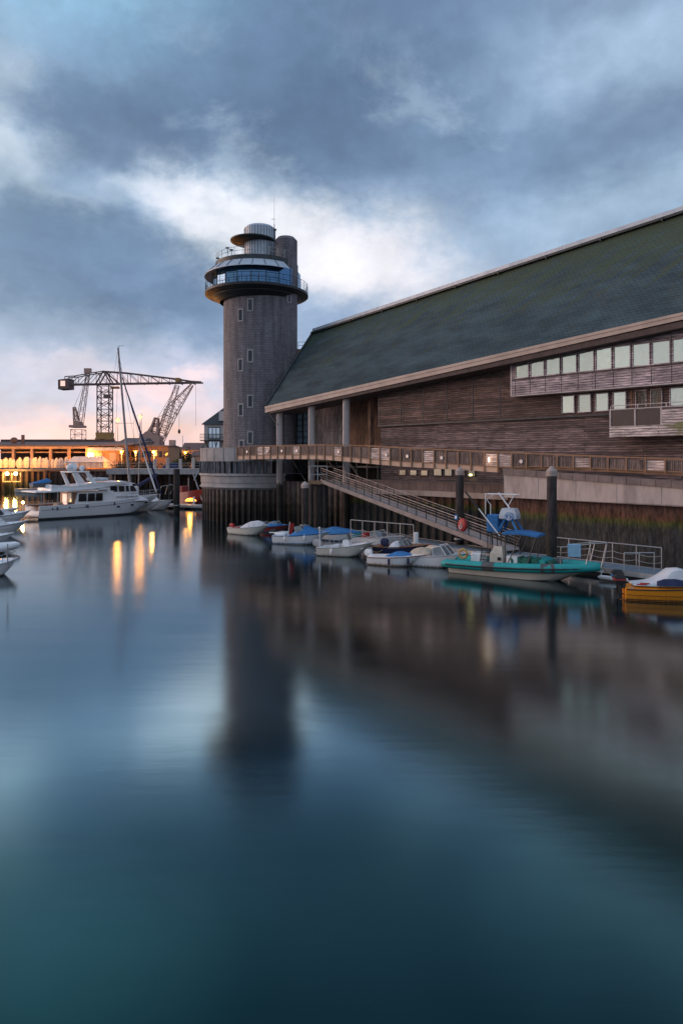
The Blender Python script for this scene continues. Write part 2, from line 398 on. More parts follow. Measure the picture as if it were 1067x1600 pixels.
def make_glass(name, tint, rough=.04, metal=.75, bd=.012, sc_=.6):
    m, n, b = newmat(name); oi = n.n.new('ShaderNodeObjectInfo').outputs['Random']; rk = n.m('MULTIPLY_ADD', oi, .35, .75); n.put(b.inputs['Base Color'], n.mix(1, tint, n.xyz(rk, rk, rk), 'MULTIPLY')); b.inputs['Metallic'].default_value = metal
    b.inputs['Roughness'].default_value = rough
    bump(n, b, n.noise(pos(n), sc_, 2), .6, bd)
make_glass('glass_facade', (.62, .64, .58), bd=.035, sc_=.9); make_glass('glass_tower', (.10, .20, .34), .05, .8)
make_glass('glass_dim', (.16, .17, .15), .1, .4)
make_glass('glass_dark', (.03, .035, .045), .08, .5); make_glass('glass_grid', (.55, .62, .68), .06, .9)
mat('concrete_pale', (.56, .46, .42), (.34, .27, .25), .85, scale=.9, bmp=.3, stretch=(1, 1, .3))
mat('concrete_grey', (.44, .40, .40), (.32, .30, .30), .85, scale=.9, bmp=.3)
mat('gangway_beam', (.30, .25, .24), (.22, .19, .18), .7)
mat('fascia', (.54, .42, .36), (.44, .34, .29), .6, scale=.6)
mat('balustrade_glass', (.075, .045, .04), (.05, .03, .028), .3, scale=2)
mat('screen_sky_tint', (.20, .26, .31), (.12, .16, .20), .25, .2, scale=.8)  # opaque bluish colour stands in for sky light seen through the screen
mat('coping_stone', (.27, .20, .185), (.18, .14, .13), .85, scale=1.2, bmp=.3)
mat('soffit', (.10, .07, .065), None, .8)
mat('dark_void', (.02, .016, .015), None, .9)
mat('metal_pale', (.52, .57, .64), (.42, .47, .54), .5, .25, scale=1.2)
mat('metal_dark', (.05, .055, .06), None, .5, .4)
mat('metal_black', (.02, .02, .022), None, .5, .2)
mat('galvanised', (.46, .46, .47), (.36, .36, .37), .45, .6)
mat('wood_post', (.34, .19, .11), (.26, .14, .08), .7)
mat('wood_fascia', (.62, .42, .32), (.5, .34, .25), .7, scale=1.2)
mat('white_frame', (.58, .50, .50), None, .6)
mat('gelcoat', (.88, .88, .90), (.80, .80, .82), .32, scale=1.2, coat=.3)
mat('gelcoat_cream', (.66, .62, .55), (.58, .54, .47), .35, scale=1.5, coat=.2)
hullmat('hull_white', (.88, .87, .89)); hullmat('hull_cream', (.70, .66, .60)); hullmat('hull_orange', (.80, .28, .015), (.2, .08, .02)); hullmat('hull_red', (.26, .035, .03), (.06, .03, .02)); hullmat('hull_grey', (.45, .44, .45))
mat('gelcoat_grey', (.45, .44, .45), (.38, .37, .38), .4)
mat('antifoul_black', (.02, .02, .025), None, .6)
mat('antifoul_green', (.01, .14, .10), None, .6)
mat('canvas_blue', (.035, .19, .46), (.022, .13, .34), .85, scale=3, bmp=.6)
mat('canvas_teal', (.02, .22, .26), (.015, .15, .19), .85, scale=3, bmp=.6)
mat('canvas_navy', (.02, .03, .09), (.014, .02, .06), .85, scale=3, bmp=.6)
mat('canvas_beige', (.55, .45, .36), (.44, .36, .28), .85, scale=3, bmp=.6)
mat('canvas_white', (.66, .68, .72), (.56, .58, .62), .8, scale=2, bmp=.6)
mat('hypalon_teal', (.015, .36, .36), (.012, .28, .29), .55, scale=2)
mat('rubber_black', (.02, .02, .022), None, .6)
mat('rubber_grey', (.10, .10, .11), None, .6)
mat('red_paint', (.42, .02, .02), (.3, .015, .015), .5)
mat('red_hull', (.26, .035, .03), (.16, .025, .022), .6)
mat('orange_paint', (.78, .27, .015), (.66, .21, .012), .4, scale=1.5)
mat('rope_tan', (.55, .36, .14), None, .8)
mat('teak', (.33, .15, .08), (.24, .11, .06), .5, scale=3)
mat('perspex', (.20, .22, .24), None, .15, .3)
mat('pontoon_deck', (.20, .26, .32), (.15, .20, .25), .75, scale=1.5, bmp=.4)
mat('crane_steel', (.17, .11, .10), (.12, .08, .075), .7)
mat('crane_yellow', (.48, .25, .08), None, .7)
mat('crane_pink', (.50, .29, .24), (.4, .23, .19), .7)
mat('shed_roof', (.15, .10, .095), (.11, .08, .075), .8, scale=.2)
mat('shed_wall', (.42, .22, .11), (.32, .17, .09), .8, scale=.3)
mat('shed_frame', (.55, .36, .25), None, .7)
mat('tarp_white', (.70, .62, .55), (.56, .48, .42), .8, scale=.8, bmp=.3)
mat('render_white', (.56, .50, .48), (.46, .41, .40), .85, scale=.4)
mat('render_pink', (.50, .36, .30), (.42, .30, .25), .85, scale=.3)
mat('slate_plain', (.035, .045, .055), None, .7, scale=1, bmp=.4)
mat('bark', (.06, .04, .03), None, .9)
mat('leaf_dark', (.035, .04, .014), (.06, .05, .018), .8, scale=.5)
mat('leaf_light', (.10, .11, .02), (.06, .07, .015), .8, scale=.5)
mat('ground', (.12, .10, .09), (.09, .075, .07), .9, scale=.2)
mat('spar', (.30, .28, .29), None, .45, .4)
def make_clear():
    m, n, b = newmat('glass_clear'); n.n.remove(b); tr = n.n.new('ShaderNodeBsdfTransparent'); n.put(tr.inputs[0], (.62, .68, .74)); gl = n.n.new('ShaderNodeBsdfGlossy'); gl.inputs['Roughness'].default_value = .05
    mx = n.n.new('ShaderNodeMixShader'); mx.inputs[0].default_value = .12; n.l.new(tr.outputs[0], mx.inputs[1]); n.l.new(gl.outputs[0], mx.inputs[2]); n.l.new(mx.outputs[0], m.node_tree.nodes['Material Output'].inputs[0])
make_clear()
mat('glow_sodium', (1, .6, .2), emis=(1, .34, .035), es=5)
mat('glow_warm', (1, .75, .4), emis=(1, .62, .25), es=14)
mat('glow_wall', (.9, .9, .4), emis=(.95, .85, .30), es=2.5)
mat('glow_green', (.9, .9, .4), emis=(.95, .80, .25), es=14)
mat('glow_fire', (1, .45, .08), emis=(1, .36, .04), es=3)
mat('glow_pale', (1, .9, .8), emis=(1, .80, .62), es=3)
mat('screen_pale', (.9, .6, .5), emis=(1, .62, .52), es=.7)
G = MATS
# ================================================================ SETTING
m = MB(); m.add([(-900, -60, 0), (900, -60, 0), (900, 700, 0), (-900, 700, 0)], [(0, 1, 2, 3)])
tag(m.build('harbour_water', G['harbour_water']), kind='structure')
m = MB(); m.prism([(-900, 156, -1), (-44, 156, -1), (-38, 128, -1), (-13, 128, -1), (-6, 93, -1), F(47, -.3, -1), F(-45, -.3, -1), (900, 3, -1), (2500, 60, -1), (2500, 3000, -1), (-2500, 3000, -1), (-2500, 156, -1)], (0, 0, 5.35))
tag(m.build('ground', G['ground']), kind='structure')

def sheet(m, a, b, z0, z1, pitch=.9, depth=.28, thick=.1):
    """corrugated sheet piling from a to b (plan), outside on the left hand of a->b"""
    a = Vector((a[0], a[1], 0)); b = Vector((b[0], b[1], 0)); L = (b-a).length; d = (b-a)/L; nn = Vector((-d.y, d.x, 0))
    n = max(1, round(L/pitch)); pts = []
    for i in range(n):
        x = i*L/n; q = L/n
        pts += [(x, 0), (x+q*.34, 0), (x+q*.5, depth), (x+q*.84, depth)]
    pts.append((L, 0))
    base = [a+d*x+nn*y for x, y in pts]
    k = len(base)
    vs = [(p.x, p.y, z0) for p in base]+[(p.x, p.y, z1) for p in base]
    m.add(vs, [(i, i+1, i+1+k, i+k) for i in range(k-1)])

# ================================================================ MUSEUM BUILDING
EO, RO = 2.0, -6.0
sE1, sE0 = fs(415, EO), -24
zA, zB = fz(415, 636, EO), fz(1067, 489, EO); sB = fs(1067, EO)
def zeave(s): return zB+(zA-zB)*(s-sB)/(sE1-sB)
sR1 = fs(490, RO); sRB = fs(1067, RO); zC, zD = fz(490, 519, RO), fz(1067, 331, RO)
def zridge(s): return zD+(zC-zD)*(s-sRB)/(sR1-sRB)
mus = thing('museum_building', 'long timber-clad museum with steep blue slate roof right of the tower', 'building', F(10, 0, 4.3))
m = MB(); N = 24
def rp(i, o, dz=0):
    t = i/N; sb = sE0; se = sE1+(sR1-sE1)*(EO-o)/(EO-RO) if o >= RO else sR1
    s = sb+(se-sb)*t
    if o >= RO: k = (EO-o)/(EO-RO); z = zeave(s)*(1-k)+zridge(s)*k
    else: z = zridge(s)-(RO-o)*1.1
    return F(s, o, z+dz)
secs = []
for i in range(N+1): secs.append([rp(i, EO), rp(i, RO), rp(i, -15), rp(i, -15, -.45), rp(i, RO, -.5), rp(i, EO, -.42)])
m.loft(secs); roof = m.build('roof', G['slate_roof'], mus)
m = MB()
fbox(m, sE0, sR1+.05, RO-.25, RO+.18, zridge(sE0)+.02, zridge(sE0)+.42, zridge(sR1)+.02, zridge(sR1)+.42)
m.build('ridge_cap', G['metal_pale'], roof)
m = MB()
fbox(m, sE0, sR1, RO+.2, RO+.5, zridge(sE0)-.22, zridge(sE0)-.02, zridge(sR1)-.22, zridge(sR1)-.02)
for i in range(14):
    s = sE0+(sR1-sE0)*(i+.6)/14; fbox(m, s-.06, s+.06, RO+.4, RO+.55, zridge(s)-.35, zridge(s)-.05)
m.build('snow_guard', G['metal_dark'], roof)
m = MB()
m.cyl(F(sE1+.06, EO, zeave(sE1)+.08), F(sR1+.06, RO, zridge(sR1)+.1), .17, None, 6); m.build('verge_trim', G['metal_dark'], roof)
m = MB()
fbox(m, sE0, sE1+.05, EO+.003, EO+.09, zeave(sE0)-.10, zeave(sE0)+.04, zeave(sE1)-.2, zeave(sE1)+.08)
fbox(m, sE0, sE1+.05, EO-.05, EO+.045, zeave(sE0)-.30, zeave(sE0)-.103, zeave(sE1)-.62, zeave(sE1)-.203)
fbox(m, sE1-.6, sE1+.12, -.5, EO-.055, zeave(sE1)-.6, zeave(sE1)-.35)
m.build('fascia', G['fascia'], mus)
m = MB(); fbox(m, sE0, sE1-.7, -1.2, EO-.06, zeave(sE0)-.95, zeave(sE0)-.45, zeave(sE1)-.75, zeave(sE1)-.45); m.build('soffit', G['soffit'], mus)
sW = fs(590, 0); zst = 10.45
m = MB(); fbox(m, sE0, sW, -1.0, 0, zst, zeave(sE0)-.5, zst, zeave(sW)-.5); uw = m.build('upper_wall', G['timber_upper'], mus)
m = MB()
for i in range(12):
    s = sW-.25-i*2.75
    if s > fs(798, 0)+.2 or i == 0: fbox(m, s-.035, s+.035, .004, .03, zst+.05, zeave(s)-.8)
for i in range(3): fbox(m, fs(700, 0), sW-.2, .004, .025, zst+1.35+i*1.25, zst+1.39+i*1.25)
m.build('cladding_joint', G['metal_dark'], uw)
m = MB(); fbox(m, sE0, sW-.15, -1.6, -.28, 3.9, zst-.004); m.build('lower_wall', G['timber_lower'], mus)
m = MB(); fbox(m, sE0, sW, -.27, .02, zst-.12, zst-.006); m.build('drip_board', G['metal_dark'], mus)
# projecting gallery with its window band
s1, zb = fs(798, 1), 12.22
m = MB(); fbox(m, sE0, s1, .035, 1.0, zb, zeave(sE0)-.76, zb, zeave(s1)-.76); gal = m.build('gallery', G['timber_grey'], mus)
m = MB(); fbox(m, s1-.1, s1+.02, .04, 1.03, zb-.02, zeave(s1)-.78); fbox(m, sE0, s1, .04, 1.03, zb-.09, zb-.004); m.build('edge_trim', G['white_frame'], gal)
def window(par, s0, s1_, z0, z1, off, fm='timber_grey', gm='glass_facade', t=.07, mull=0):
    f = MB()
    fbox(f, s0, s1_, off+.004, off+.09, z0, z0+t); fbox(f, s0, s1_, off+.004, off+.09, z1-t, z1)
    fbox(f, s0, s0+t, off+.004, off+.09, z0+t, z1-t); fbox(f, s1_-t, s1_, off+.004, off+.09, z0+t, z1-t)
    for k in range(mull):
        q = s0+(s1_-s0)*(k+1)/(mull+1); fbox(f, q-.02, q+.02, off+.004, off+.07, z0+t, z1-t)
    fo = f.build('window', G[fm], par)
    g = MB(); fbox(g, s0+t, s1_-t, off+.003, off+.03, z0+t, z1-t); g.build('pane', G[gm], fo); return fo
wx = [(310, 362), (377, 431), (447, 505), (523, 580), (597, 658), (675, 740), (758, 825), (845, 910), (931, 1003)]
ws = [(fs(700+(a+b)/2/2.907, 1.05)) for a, b in wx]; step_ = (ws[0]-ws[-1])/8
for i in range(17):
    s = ws[0]-i*step_; window(mus, s-.62, s+.62, 13.52, 15.12, 1.0, 'timber_grey')
m = MB()
for i in range(17):
    s = ws[0]-(i-.5)*step_
    fbox(m, s-.02, s+.02, 1.004, 1.02, zb+.05, zeave(s)-.8)
fbox(m, sE0, s1-.1, 1.004, 1.03, 15.2, 15.24); fbox(m, sE0, s1-.1, 1.004, 1.05, 13.40, 13.46)
m.build('panel_joint', G['timber_lower'], gal)
lx_ = [(515, 575), (590, 650), (667, 730), (747, 810), (850, 902), (918, 973), (1005, 1075)]
for a, b in lx_:
    sa, sb_ = fs(700+b/2.907, .05), fs(700+a/2.907, .05); window(mus, sa, sb_, 10.62, 12.0, .0, 'timber_grey')
for i in range(6):
    s = fs(1070, .05)-1.6-i*2.1; window(mus, s, s+1.5, 10.62, 12.0, 0, 'timber_grey')
m = MB(); fbox(m, fs(700+902/2.907, 0)-1.0, fs(700+830/2.907, 0), .003, .03, 9.6, 12.15); m.build('balcony_door', G['timber_brown'], mus)
# balcony
sb1 = fs(952, 1.5)
bal = MB(); zbb, zbt = fz(952, 683, 1.5), fz(952, 641, 1.5)
fbox(bal, sE0, sb1, .003, 1.5, zbb, zbb+.75); fbox(bal, sE0, sb1-3.6, 1.35, 1.5, zbb+.754, zbt-.1); bo = bal.build('balcony', G['timber_balcony'], mus)
m = MB()
for q in (0, 1.75, 3.5): fbox(m, sb1-q-.1, sb1-q, 1.4, 1.5, zbb+.754, zbt)
fbox(m, sE0, sb1, 1.38, 1.53, zbt+.003, zbt+.07); fbox(m, sE0, sb1-.1, 1.42, 1.47, zbt+.28, zbt+.33)
for i in range(12): fbox(m, sb1-.1-i*1.9, sb1-.04-i*1.9, 1.42, 1.47, zbt+.073, zbt+.28)
m.build('balcony_rail', G['white_frame'], bo)
m = MB(); fbox(m, sb1-3.5, sb1-.12, 1.43, 1.45, zbb+.757, zbt-.02); m.build('glass_panel', G['balustrade_glass'], bo)
# recessed entrance under the roof corner
SE = 44.0
gA, gB = fs(484, -3.9), fs(461, -3.9)
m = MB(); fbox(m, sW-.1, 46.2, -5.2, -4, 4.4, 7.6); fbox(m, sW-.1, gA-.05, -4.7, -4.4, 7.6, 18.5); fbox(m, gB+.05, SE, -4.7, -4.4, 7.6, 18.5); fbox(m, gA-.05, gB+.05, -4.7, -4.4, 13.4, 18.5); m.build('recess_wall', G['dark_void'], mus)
def rec(name, pa, pb, off, z0, z1, mt): 
    q = MB(); fbox(q, fs(pb, off), fs(pa, off), off-.15, off, z0, z1); return q.build(name, G[mt], mus)
rec('brown_panel', 543, 612, -4.1, 7.6, 16, 'timber_brown'); rec('grey_panel', 489, 539, -3.9, 8.9, 13.6, 'timber_vertical')
rec('plinth_panel', 489, 539, -3.92, 7.6, 8.88, 'metal_dark')
m = MB(); a, b = fs(484, -3.8), fs(461, -3.8)
for i in range(3): q = a+(b-a)*i/2; fbox(m, q-.04, q+.04, -3.9, -3.78, 7.6, 13.4)
for i in range(9): fbox(m, a, b, -3.9, -3.77, 7.7+i*.7, 7.76+i*.7)
gw = m.build('glazed_screen', G['metal_black'], mus)
m = MB(); fbox(m, a, b, -3.99, -3.95, 7.6, 13.4); m.build('pane', G['screen_sky_tint'], gw)
m = MB()
for px in (600, 577): 
    s = fs(px, -1.0); fbox(m, s-.25, s+.1, -1.4, -.9, 7.7, zeave(s)-.7)
m.build('timber_post', G['timber_brown'], mus)
m = MB(); fbox(m, sW, SE, -4, .4, 7.35, 7.6); m.build('entrance_floor', G['concrete_grey'], mus)
for px in (437, 487, 541):
    s = fs(px, 1.1); p0 = F(s, 1.1, -2); p1 = F(s, 1.1, zeave(s)-.75)
    m = MB(); m.cyl(p0, p1, .36, None, 20); co = m.build('column', G['column_concrete'], mus, True)
    m = MB(); m.cyl(F(s-.1, 1.55, 4.8), F(s-.1, 1.55, zeave(s)-1.2), .05, None, 6); m.build('downpipe', G['galvanised'], co)
    m = MB(); fbox(m, s-.5, s+.5, .7, 1.5, zeave(s)-.74, zeave(s)-.47); m.build('bearing', G['metal_dark'], co)
m = MB(); s = fs(437, 1.1); m.cyl(F(sE1-.3, 1.7, zeave(sE1)-.7), F(s-.1, 1.45, 11.0), .08, None, 6); m.build('drain_pipe', G['metal_dark'], mus)
# undercroft openings and lit shop windows below the walkway
for a, b in ((622, 634), (639, 651), (656, 668)):
    window(mus, fs(b, -.2), fs(a, -.2), fz(645, 743, -.2), fz(645, 734, -.2), -.28, 'timber_brown', 'glass_dim', .05)
for a, b in ((676, 690), (693, 706), (712, 726), (730, 742)):
    window(mus, fs(b, -.2), fs(a, -.2), fz(710, 744, -.2), fz(710, 732, -.2), -.28, 'metal_dark', 'glass_dim', .05)
m = MB(); m.ell(F(fs(735, .1), .1, fz(735, 742, .1)), .16, .16, .1); m.build('wall_lamp', G['glow_wall'], mus)
m = MB()
for z in (6.95, 6.3): fbox(m, 29, 40, -1.0, -.8, z, z+.18)
for i in range(8): fbox(m, 29.2+i*1.5, 29.32+i*1.5, -1.0, -.85, 5.0, 7.2)
m.build('undercroft_frame', G['metal_dark'], mus)
m = MB()
for i in range(5): m.bar(F(31+i*3, -.6, 4.8), F(33.2+i*3, -.6, 7.0), .12)
m.build('brace', G['metal_dark'], mus)

# ================================================================ QUAY WALLS
w1 = thing('quay_wall', 'pale concrete-topped quay wall with algae stains behind the teal inflatable', 'wall', F(4, 5.5, -1))
sr0, sr1 = -26, fs(787, 5.5)
zc1, zc0 = fz(787, 741, 5.5), fz(1067, 763, 5.5)
def lin(s, a, b): return a+(b-a)*(s-fs(1067, 5.5))/(sr1-fs(1067, 5.5))
m = MB(); fbox(m, sr0, sr1, -.3, 5.5, 4.33, lin(sr0, zc0, zc1), 4.33, zc1); band = m.build('concrete_band', G['concrete_pale'], w1)
m = MB()
for i in range(12): fbox(m, sr1-2.8*i-.02, sr1-2.8*i, 5.503, 5.515, 4.35, lin(sr1-2.8*i, zc0, zc1)-.02)
m.build('joint', G['concrete_grey'], band)
m = MB(); ns = 40
for i in range(ns):
    a = sr1-(sr1-sr0)*i/ns; b = sr1-(sr1-sr0)*(i+1)/ns
    fbox(m, b+.03, a, 5.2, 5.62, lin(b, zc0, zc1)+.003, lin(b, zc0, zc1)+.42, lin(a, zc0, zc1)+.003, lin(a, zc0, zc1)+.42)
m.build('coping', G['coping_stone'], w1)
m = MB(); sheet(m, F(sr0, 5.0, 0)[:2], F(sr1, 5.0, 0)[:2], -2, 4.33, 1.3, -.05)
sheet(m, F(sr1, 5.0, 0)[:2], F(sr1, 1.6, 0)[:2], -2, 4.33, 1.0, -.12); m.build('sheet_piling', G['pile_right'], w1)
w2 = thing('quay_wall', 'stone-faced low quay wall behind the sloping gangway', 'wall', F(20, 1.5, -1))
s2 = fs(545, 1.5); zt2, zm2, zl2 = 5.05, 4.35, 3.88
m = MB(); fbox(m, sr1+.01, s2, -.3, 1.5, zl2, zm2); m.build('concrete_band', G['concrete_pale'], w2)
m = MB(); ns = 26
for i in range(ns):
    a = sr1+(s2-sr1)*i/ns; b = sr1+(s2-sr1)*(i+1)/ns; fbox(m, a+.03, b, -.2, 1.44, zm2+.003, zt2)
fbox(m, sr1+.01, s2, -.2, 1.55, zt2+.003, zt2+.12); m.build('facing_stone', G['coping_stone'], w2)
m = MB(); sheet(m, F(sr1, 1.3, 0)[:2], F(s2, 1.3, 0)[:2], -2, zl2, .9, -.2); sheet(m, F(s2, 1.3, 0)[:2], F(s2, 0, 0)[:2], -2, zl2, .7, -.1); m.build('sheet_piling', G['pile_right'], w2)
w3 = tag((lambda q: (sheet(q, F(s2, .0, 0)[:2], F(46.5, .0, 0)[:2], -2, 4.7, .85, -.28), q.build('sheet_pile_wall', G['pile_left']))[1])(MB()), 'dark ribbed steel sheet piling behind the round concrete columns', 'wall')
w4 = thing('quay_wall', 'far brown quay wall under the orange lit shed', 'wall', (-100, 155.6, -1))
m = MB(); sheet(m, (-44, 155.4), (-260, 155.4), -2, 4.6, 1.3, -.35); m.build('sheet_piling', G['pile_far'], w4)
m = MB(); m.box(-260, -44, 155.2, 156.4, 4.605, 5.1); m.build('coping', G['shed_roof'], w4)
m = MB()
for i in range(16): x = -48-i*9.5; m.cyl((x, 154.8, -1), (x, 154.8, 4.9), .4, None, 8)
m.build('fender_pile', G['pile_far'], w4)
w5 = thing('pier', 'grey concrete pier on dark piles with rail between yacht and tower', 'pier', (-27, 127, -1))
m = MB(); m.box(-42, -13, 122, 128, 4.6, 5.6); m.build('deck', G['concrete_grey'], w5)
m = MB(); sheet(m, (-13, 127), (-42, 127), -2, 4.59, 1.2, -.3); m.build('sheet_piling', G['pile_far'], w5)
for i in range(8): m = MB(); x = -41+i*3.4; m.cyl((x, 122.6, -2), (x, 122.6, 4.59), .25, None, 8); m.build('pile', G['steel_pile'], w5)
for i in range(6): m = MB(); x = -33.5+i*2.3; m.cyl((x, 122.6, 5.6), (x, 122.6, 7.2+.2*(i % 2)), .28, None, 8); m.ell((x, 122.6, 7.2+.2*(i % 2)), .34, .34, .15); m.build('bollard_post', G['render_white'], w5)
m = MB()
for z in (6.1, 6.6): m.bar((-42, 122.5, z), (-13, 122.5, z), .05)
m.build('rail', G['galvanised'], w5)

# ================================================================ LOOKOUT + TOWER
look = thing('quay_lookout', 'rounded concrete lookout on ribbed piles at the foot of the tower', 'lookout', (TX, TY, -1))
a0, a1 = 150, 300
m = MB(); m.lathe((TX, TY), [(6.2, 6.95), (7.25, 6.95), (7.25, 8.5), (6.9, 8.5), (6.9, 7.2), (6.2, 7.2)], 20, a0, a1-12, True); m.build('parapet', G['concrete_grey'], look)
m = MB()
for i in range(12):
    a = R(a0+(a1-12-a0)*i/12); m.bar((TX+7.26*math.cos(a), TY+7.26*math.sin(a), 7.0), (TX+7.26*math.cos(a), TY+7.26*math.sin(a), 8.45), .03)
m.build('joint', G['metal_dark'], look)
m = MB(); m.lathe((TX, TY), [(7.0, 5.5), (7.0, 6.95)], 22, a0, a1-8); m.build('glazing', G['glass_dark'], look)
m = MB()
for i in range(22):
    a = R(a0+(a1-8-a0)*i/22); m.bar((TX+7.03*math.cos(a), TY+7.03*math.sin(a), 5.5), (TX+7.03*math.cos(a), TY+7.03*math.sin(a), 6.95), .3 if i % 3 else .55)
m.build('mullion', G['timber_vertical'], look)
m = MB(); m.lathe((TX, TY), [(6.0, 5.55), (7.3, 5.55), (7.34, 5.3), (7.16, 5.22), (7.16, 4.5), (7.1, 4.4), (7.1, 4.15), (7.28, 4.05), (7.28, 3.95), (6.95, 3.7), (6.5, 3.7)], 48, a0, a1, True); m.build('moulded_plinth', G['concrete_grey'], look, True, 25)
m = MB(); vs = []; k = 26; zz = 3.7
for i in range(k+1):
    for dd, r in ((0, 7.0), (.38, 7.0), (.52, 6.5), (.86, 6.5)):
        a = R(a0+(a1-a0)*(i+dd)/k); vs.append((TX+r*math.cos(a), TY+r*math.sin(a)))
n_ = len(vs); m.add([(x, y, -2) for x, y in vs]+[(x, y, zz) for x, y in vs], [(i, i+1, i+1+n_, i+n_) for i in range(n_-1)]); m.build('sheet_piling', G['pile_left'], look)
m = MB(); m.lathe((TX, TY), [(.5, 4.6), (7.0, 4.6)], 32); m.lathe((TX, TY), [(.5, 5.5), (6.95, 5.5)], 32); m.build('floor', G['concrete_grey'], look)

tw = thing('observation_tower', 'round grey stone observation tower with glazed viewing deck', 'tower', (TX, TY, 4.6))
m = MB(); m.lathe((TX, TY), [(4.45, 4.6), (4.45, 27.1)], 72); body = m.build('tower_wall', G['tower_stone'], tw, True, 30)
sxx, syy = (447-533.5)/1067*82.4, 82.3
m = MB(); m.lathe((sxx, syy), [(1.36, 4.6), (1.36, 33.5), (1.0, 33.9), (.02, 34.0)], 32); sd_ = m.build('stair_turret', G['tower_stone'], tw, True, 30)
cx, cy = (401.5-533.5)/1067*84, 84.0
m = MB(); m.lathe((cx, cy), [(4.5, 26.3), (5.1, 26.7), (5.3, 26.95), (6.15, 27.12), (6.3, 27.22), (6.3, 27.5), (1, 27.5)], 64); m.build('viewing_deck', G['metal_black'], tw, True, 25)
m = MB(); m.lathe((cx, cy), [(4.55, 26.45), (5.25, 26.75), (5.35, 26.85), (5.35, 27.0)], 64); m.build('deck_collar', G['metal_black'], tw, True, 25)
m = MB(); m.lathe((cx, cy), [(5.35, 27.5), (5.35, 29.9)], 20); gz = m.build('glazing', G['glass_tower'], tw)
for i in range(20):
    m = MB(); a = R(i*18); x, y = cx+5.37*math.cos(a), cy+5.37*math.sin(a); m.bar((x, y, 27.5), (x, y, 29.9), .07)
    if a > math.pi*.95: m.build('mullion', G['metal_dark'], gz)
m = MB(); m.lathe((cx, cy), [(5.0, 30.42), (5.25, 30.4), (6.35, 29.45), (6.35, 29.36), (5.0, 29.75)], 26, 118, 314, True); vis = m.build('visor', G['metal_pale'], tw)
m = MB()
for i in range(15):
    a = R(118+196*i/14); m.bar((cx+5.27*math.cos(a), cy+5.27*math.sin(a), 30.42), (cx+6.37*math.cos(a), cy+6.37*math.sin(a), 29.47), .05)
m.build('seam', G['metal_dark'], vis)
m = MB(); m.lathe((cx, cy), [(5.3, 29.9), (5.05, 30.0), (5.05, 31.0), (.5, 31.0)], 48); m.build('upper_parapet', G['metal_dark'], tw, True, 30)
m = MB()
def ring(m, r, z, t=.03, a0=0, a1=360, n=48, c=(cx, cy)):
    pts = [(c[0]+r*math.cos(R(a0+(a1-a0)*i/n)), c[1]+r*math.sin(R(a0+(a1-a0)*i/n)), z) for i in range(n+1)]
    m.tube(pts, t, 4)
for z in (31.5, 31.95): ring(m, 4.95, z, .025, 100, 330)
for i in range(20):
    a = R(100+230*i/19); x, y = cx+4.95*math.cos(a), cy+4.95*math.sin(a); m.bar((x, y, 31), (x, y, 31.95), .05)
m.build('roof_railing', G['galvanised'], tw)
m = MB()
for z, t in ((27.8, .012), (28.05, .012), (28.3, .012), (28.62, .03)): ring(m, 6.22, z, t)
m2 = m
for i in range(40):
    a = R(i*9); x, y = cx+6.22*math.cos(a), cy+6.22*math.sin(a); m2.bar((x, y, 27.5), (x, y, 28.62), .05)
m2.build('deck_railing', G['metal_dark'], tw)
ux, uy = (406-533.5)/1067*84, 84
m = MB(); vs = []
m.lathe((ux, uy), [(1.9, 31), (1.9, 35.5), (1.6, 35.75), (.02, 35.8)], 32); ud = m.build('lantern_drum', G['metal_pale'], tw, True, 20)
m = MB()
for i in range(32): a = R(i*11.25); m.bar((ux+1.91*math.cos(a), uy+1.91*math.sin(a), 31), (ux+1.91*math.cos(a), uy+1.91*math.sin(a), 35.45), .045)
m.build('seam', G['metal_dark'], ud)
m = MB(); bx_ = (396-533.5)/1067*84; m.lathe((bx_, 83.6), [(.02, 33.6), (2.4, 33.7), (2.75, 33.85), (2.75, 34.0), (.02, 34.12)], 40); m.build('canopy_disc', G['metal_black'], tw, True, 30)
ant = P(428.5, 355, 83.5); m = MB(); m.cyl((ant.x, ant.y, 31), (ant.x, ant.y, 36), .05, None, 6); m.cyl((ant.x, ant.y, 36), (ant.x, ant.y, 39.3), .022, .012, 5)
m.bar((ant.x-.35, ant.y, 36.6), (ant.x+.1, ant.y, 36.6), .04); m.ell((ant.x+.15, ant.y, 35.3), .14, .14, .14); m.ell((ant.x+.05, ant.y, 34.3), .12, .12, .1); m.build('antenna', G['metal_dark'], tw)
for px, py in ((356, 388), (362, 391), (341, 404)):
    p = P(px, py, 80.5 if px > 350 else 82); m = MB(); m.bar(p-Vector((0, 0, .6)), p, .05); m.box(p.x-.25, p.x+.15, p.y-.08, p.y+.08, p.z, p.z+.16); m.build('cctv_camera', G['metal_dark'], tw)
def slot(px, py, wd, ht, c=(TX, TY), r=4.45):
    z = CH-(py-720)/1067*(TY-r+.4); dx = (px-533.5)/1067*(TY-3.9)-c[0]; a = math.atan2(-math.sqrt(max(r*r-dx*dx, .01)), dx)
    rad = Vector((math.cos(a), math.sin(a), 0)); tg = Vector((-rad.y, rad.x, 0)); o = Vector((c[0], c[1], z))+rad*r
    def bx(m, w_, h_, d0, d1, du=0, dz=0):
        m.hexa([o+tg*(du+q*w_/2)+rad*e+Vector((0, 0, dz+t*h_/2)) for t in (-1, 1) for q, e in ((-1, d0), (1, d0), (1, d1), (-1, d1))])
    m = MB(); t = .14
    bx(m, wd+2*t, t, -.1, .06, 0, ht/2+t/2); bx(m, wd+2*t, t, -.1, .06, 0, -ht/2-t/2); bx(m, t, ht, -.1, .06, wd/2+t/2); bx(m, t, ht, -.1, .06, -wd/2-t/2)
    wo_ = m.build('window', G['concrete_grey'], tw); m = MB(); bx(m, wd, ht, -.02, .02); m.build('pane', G['glass_dark'], wo_)
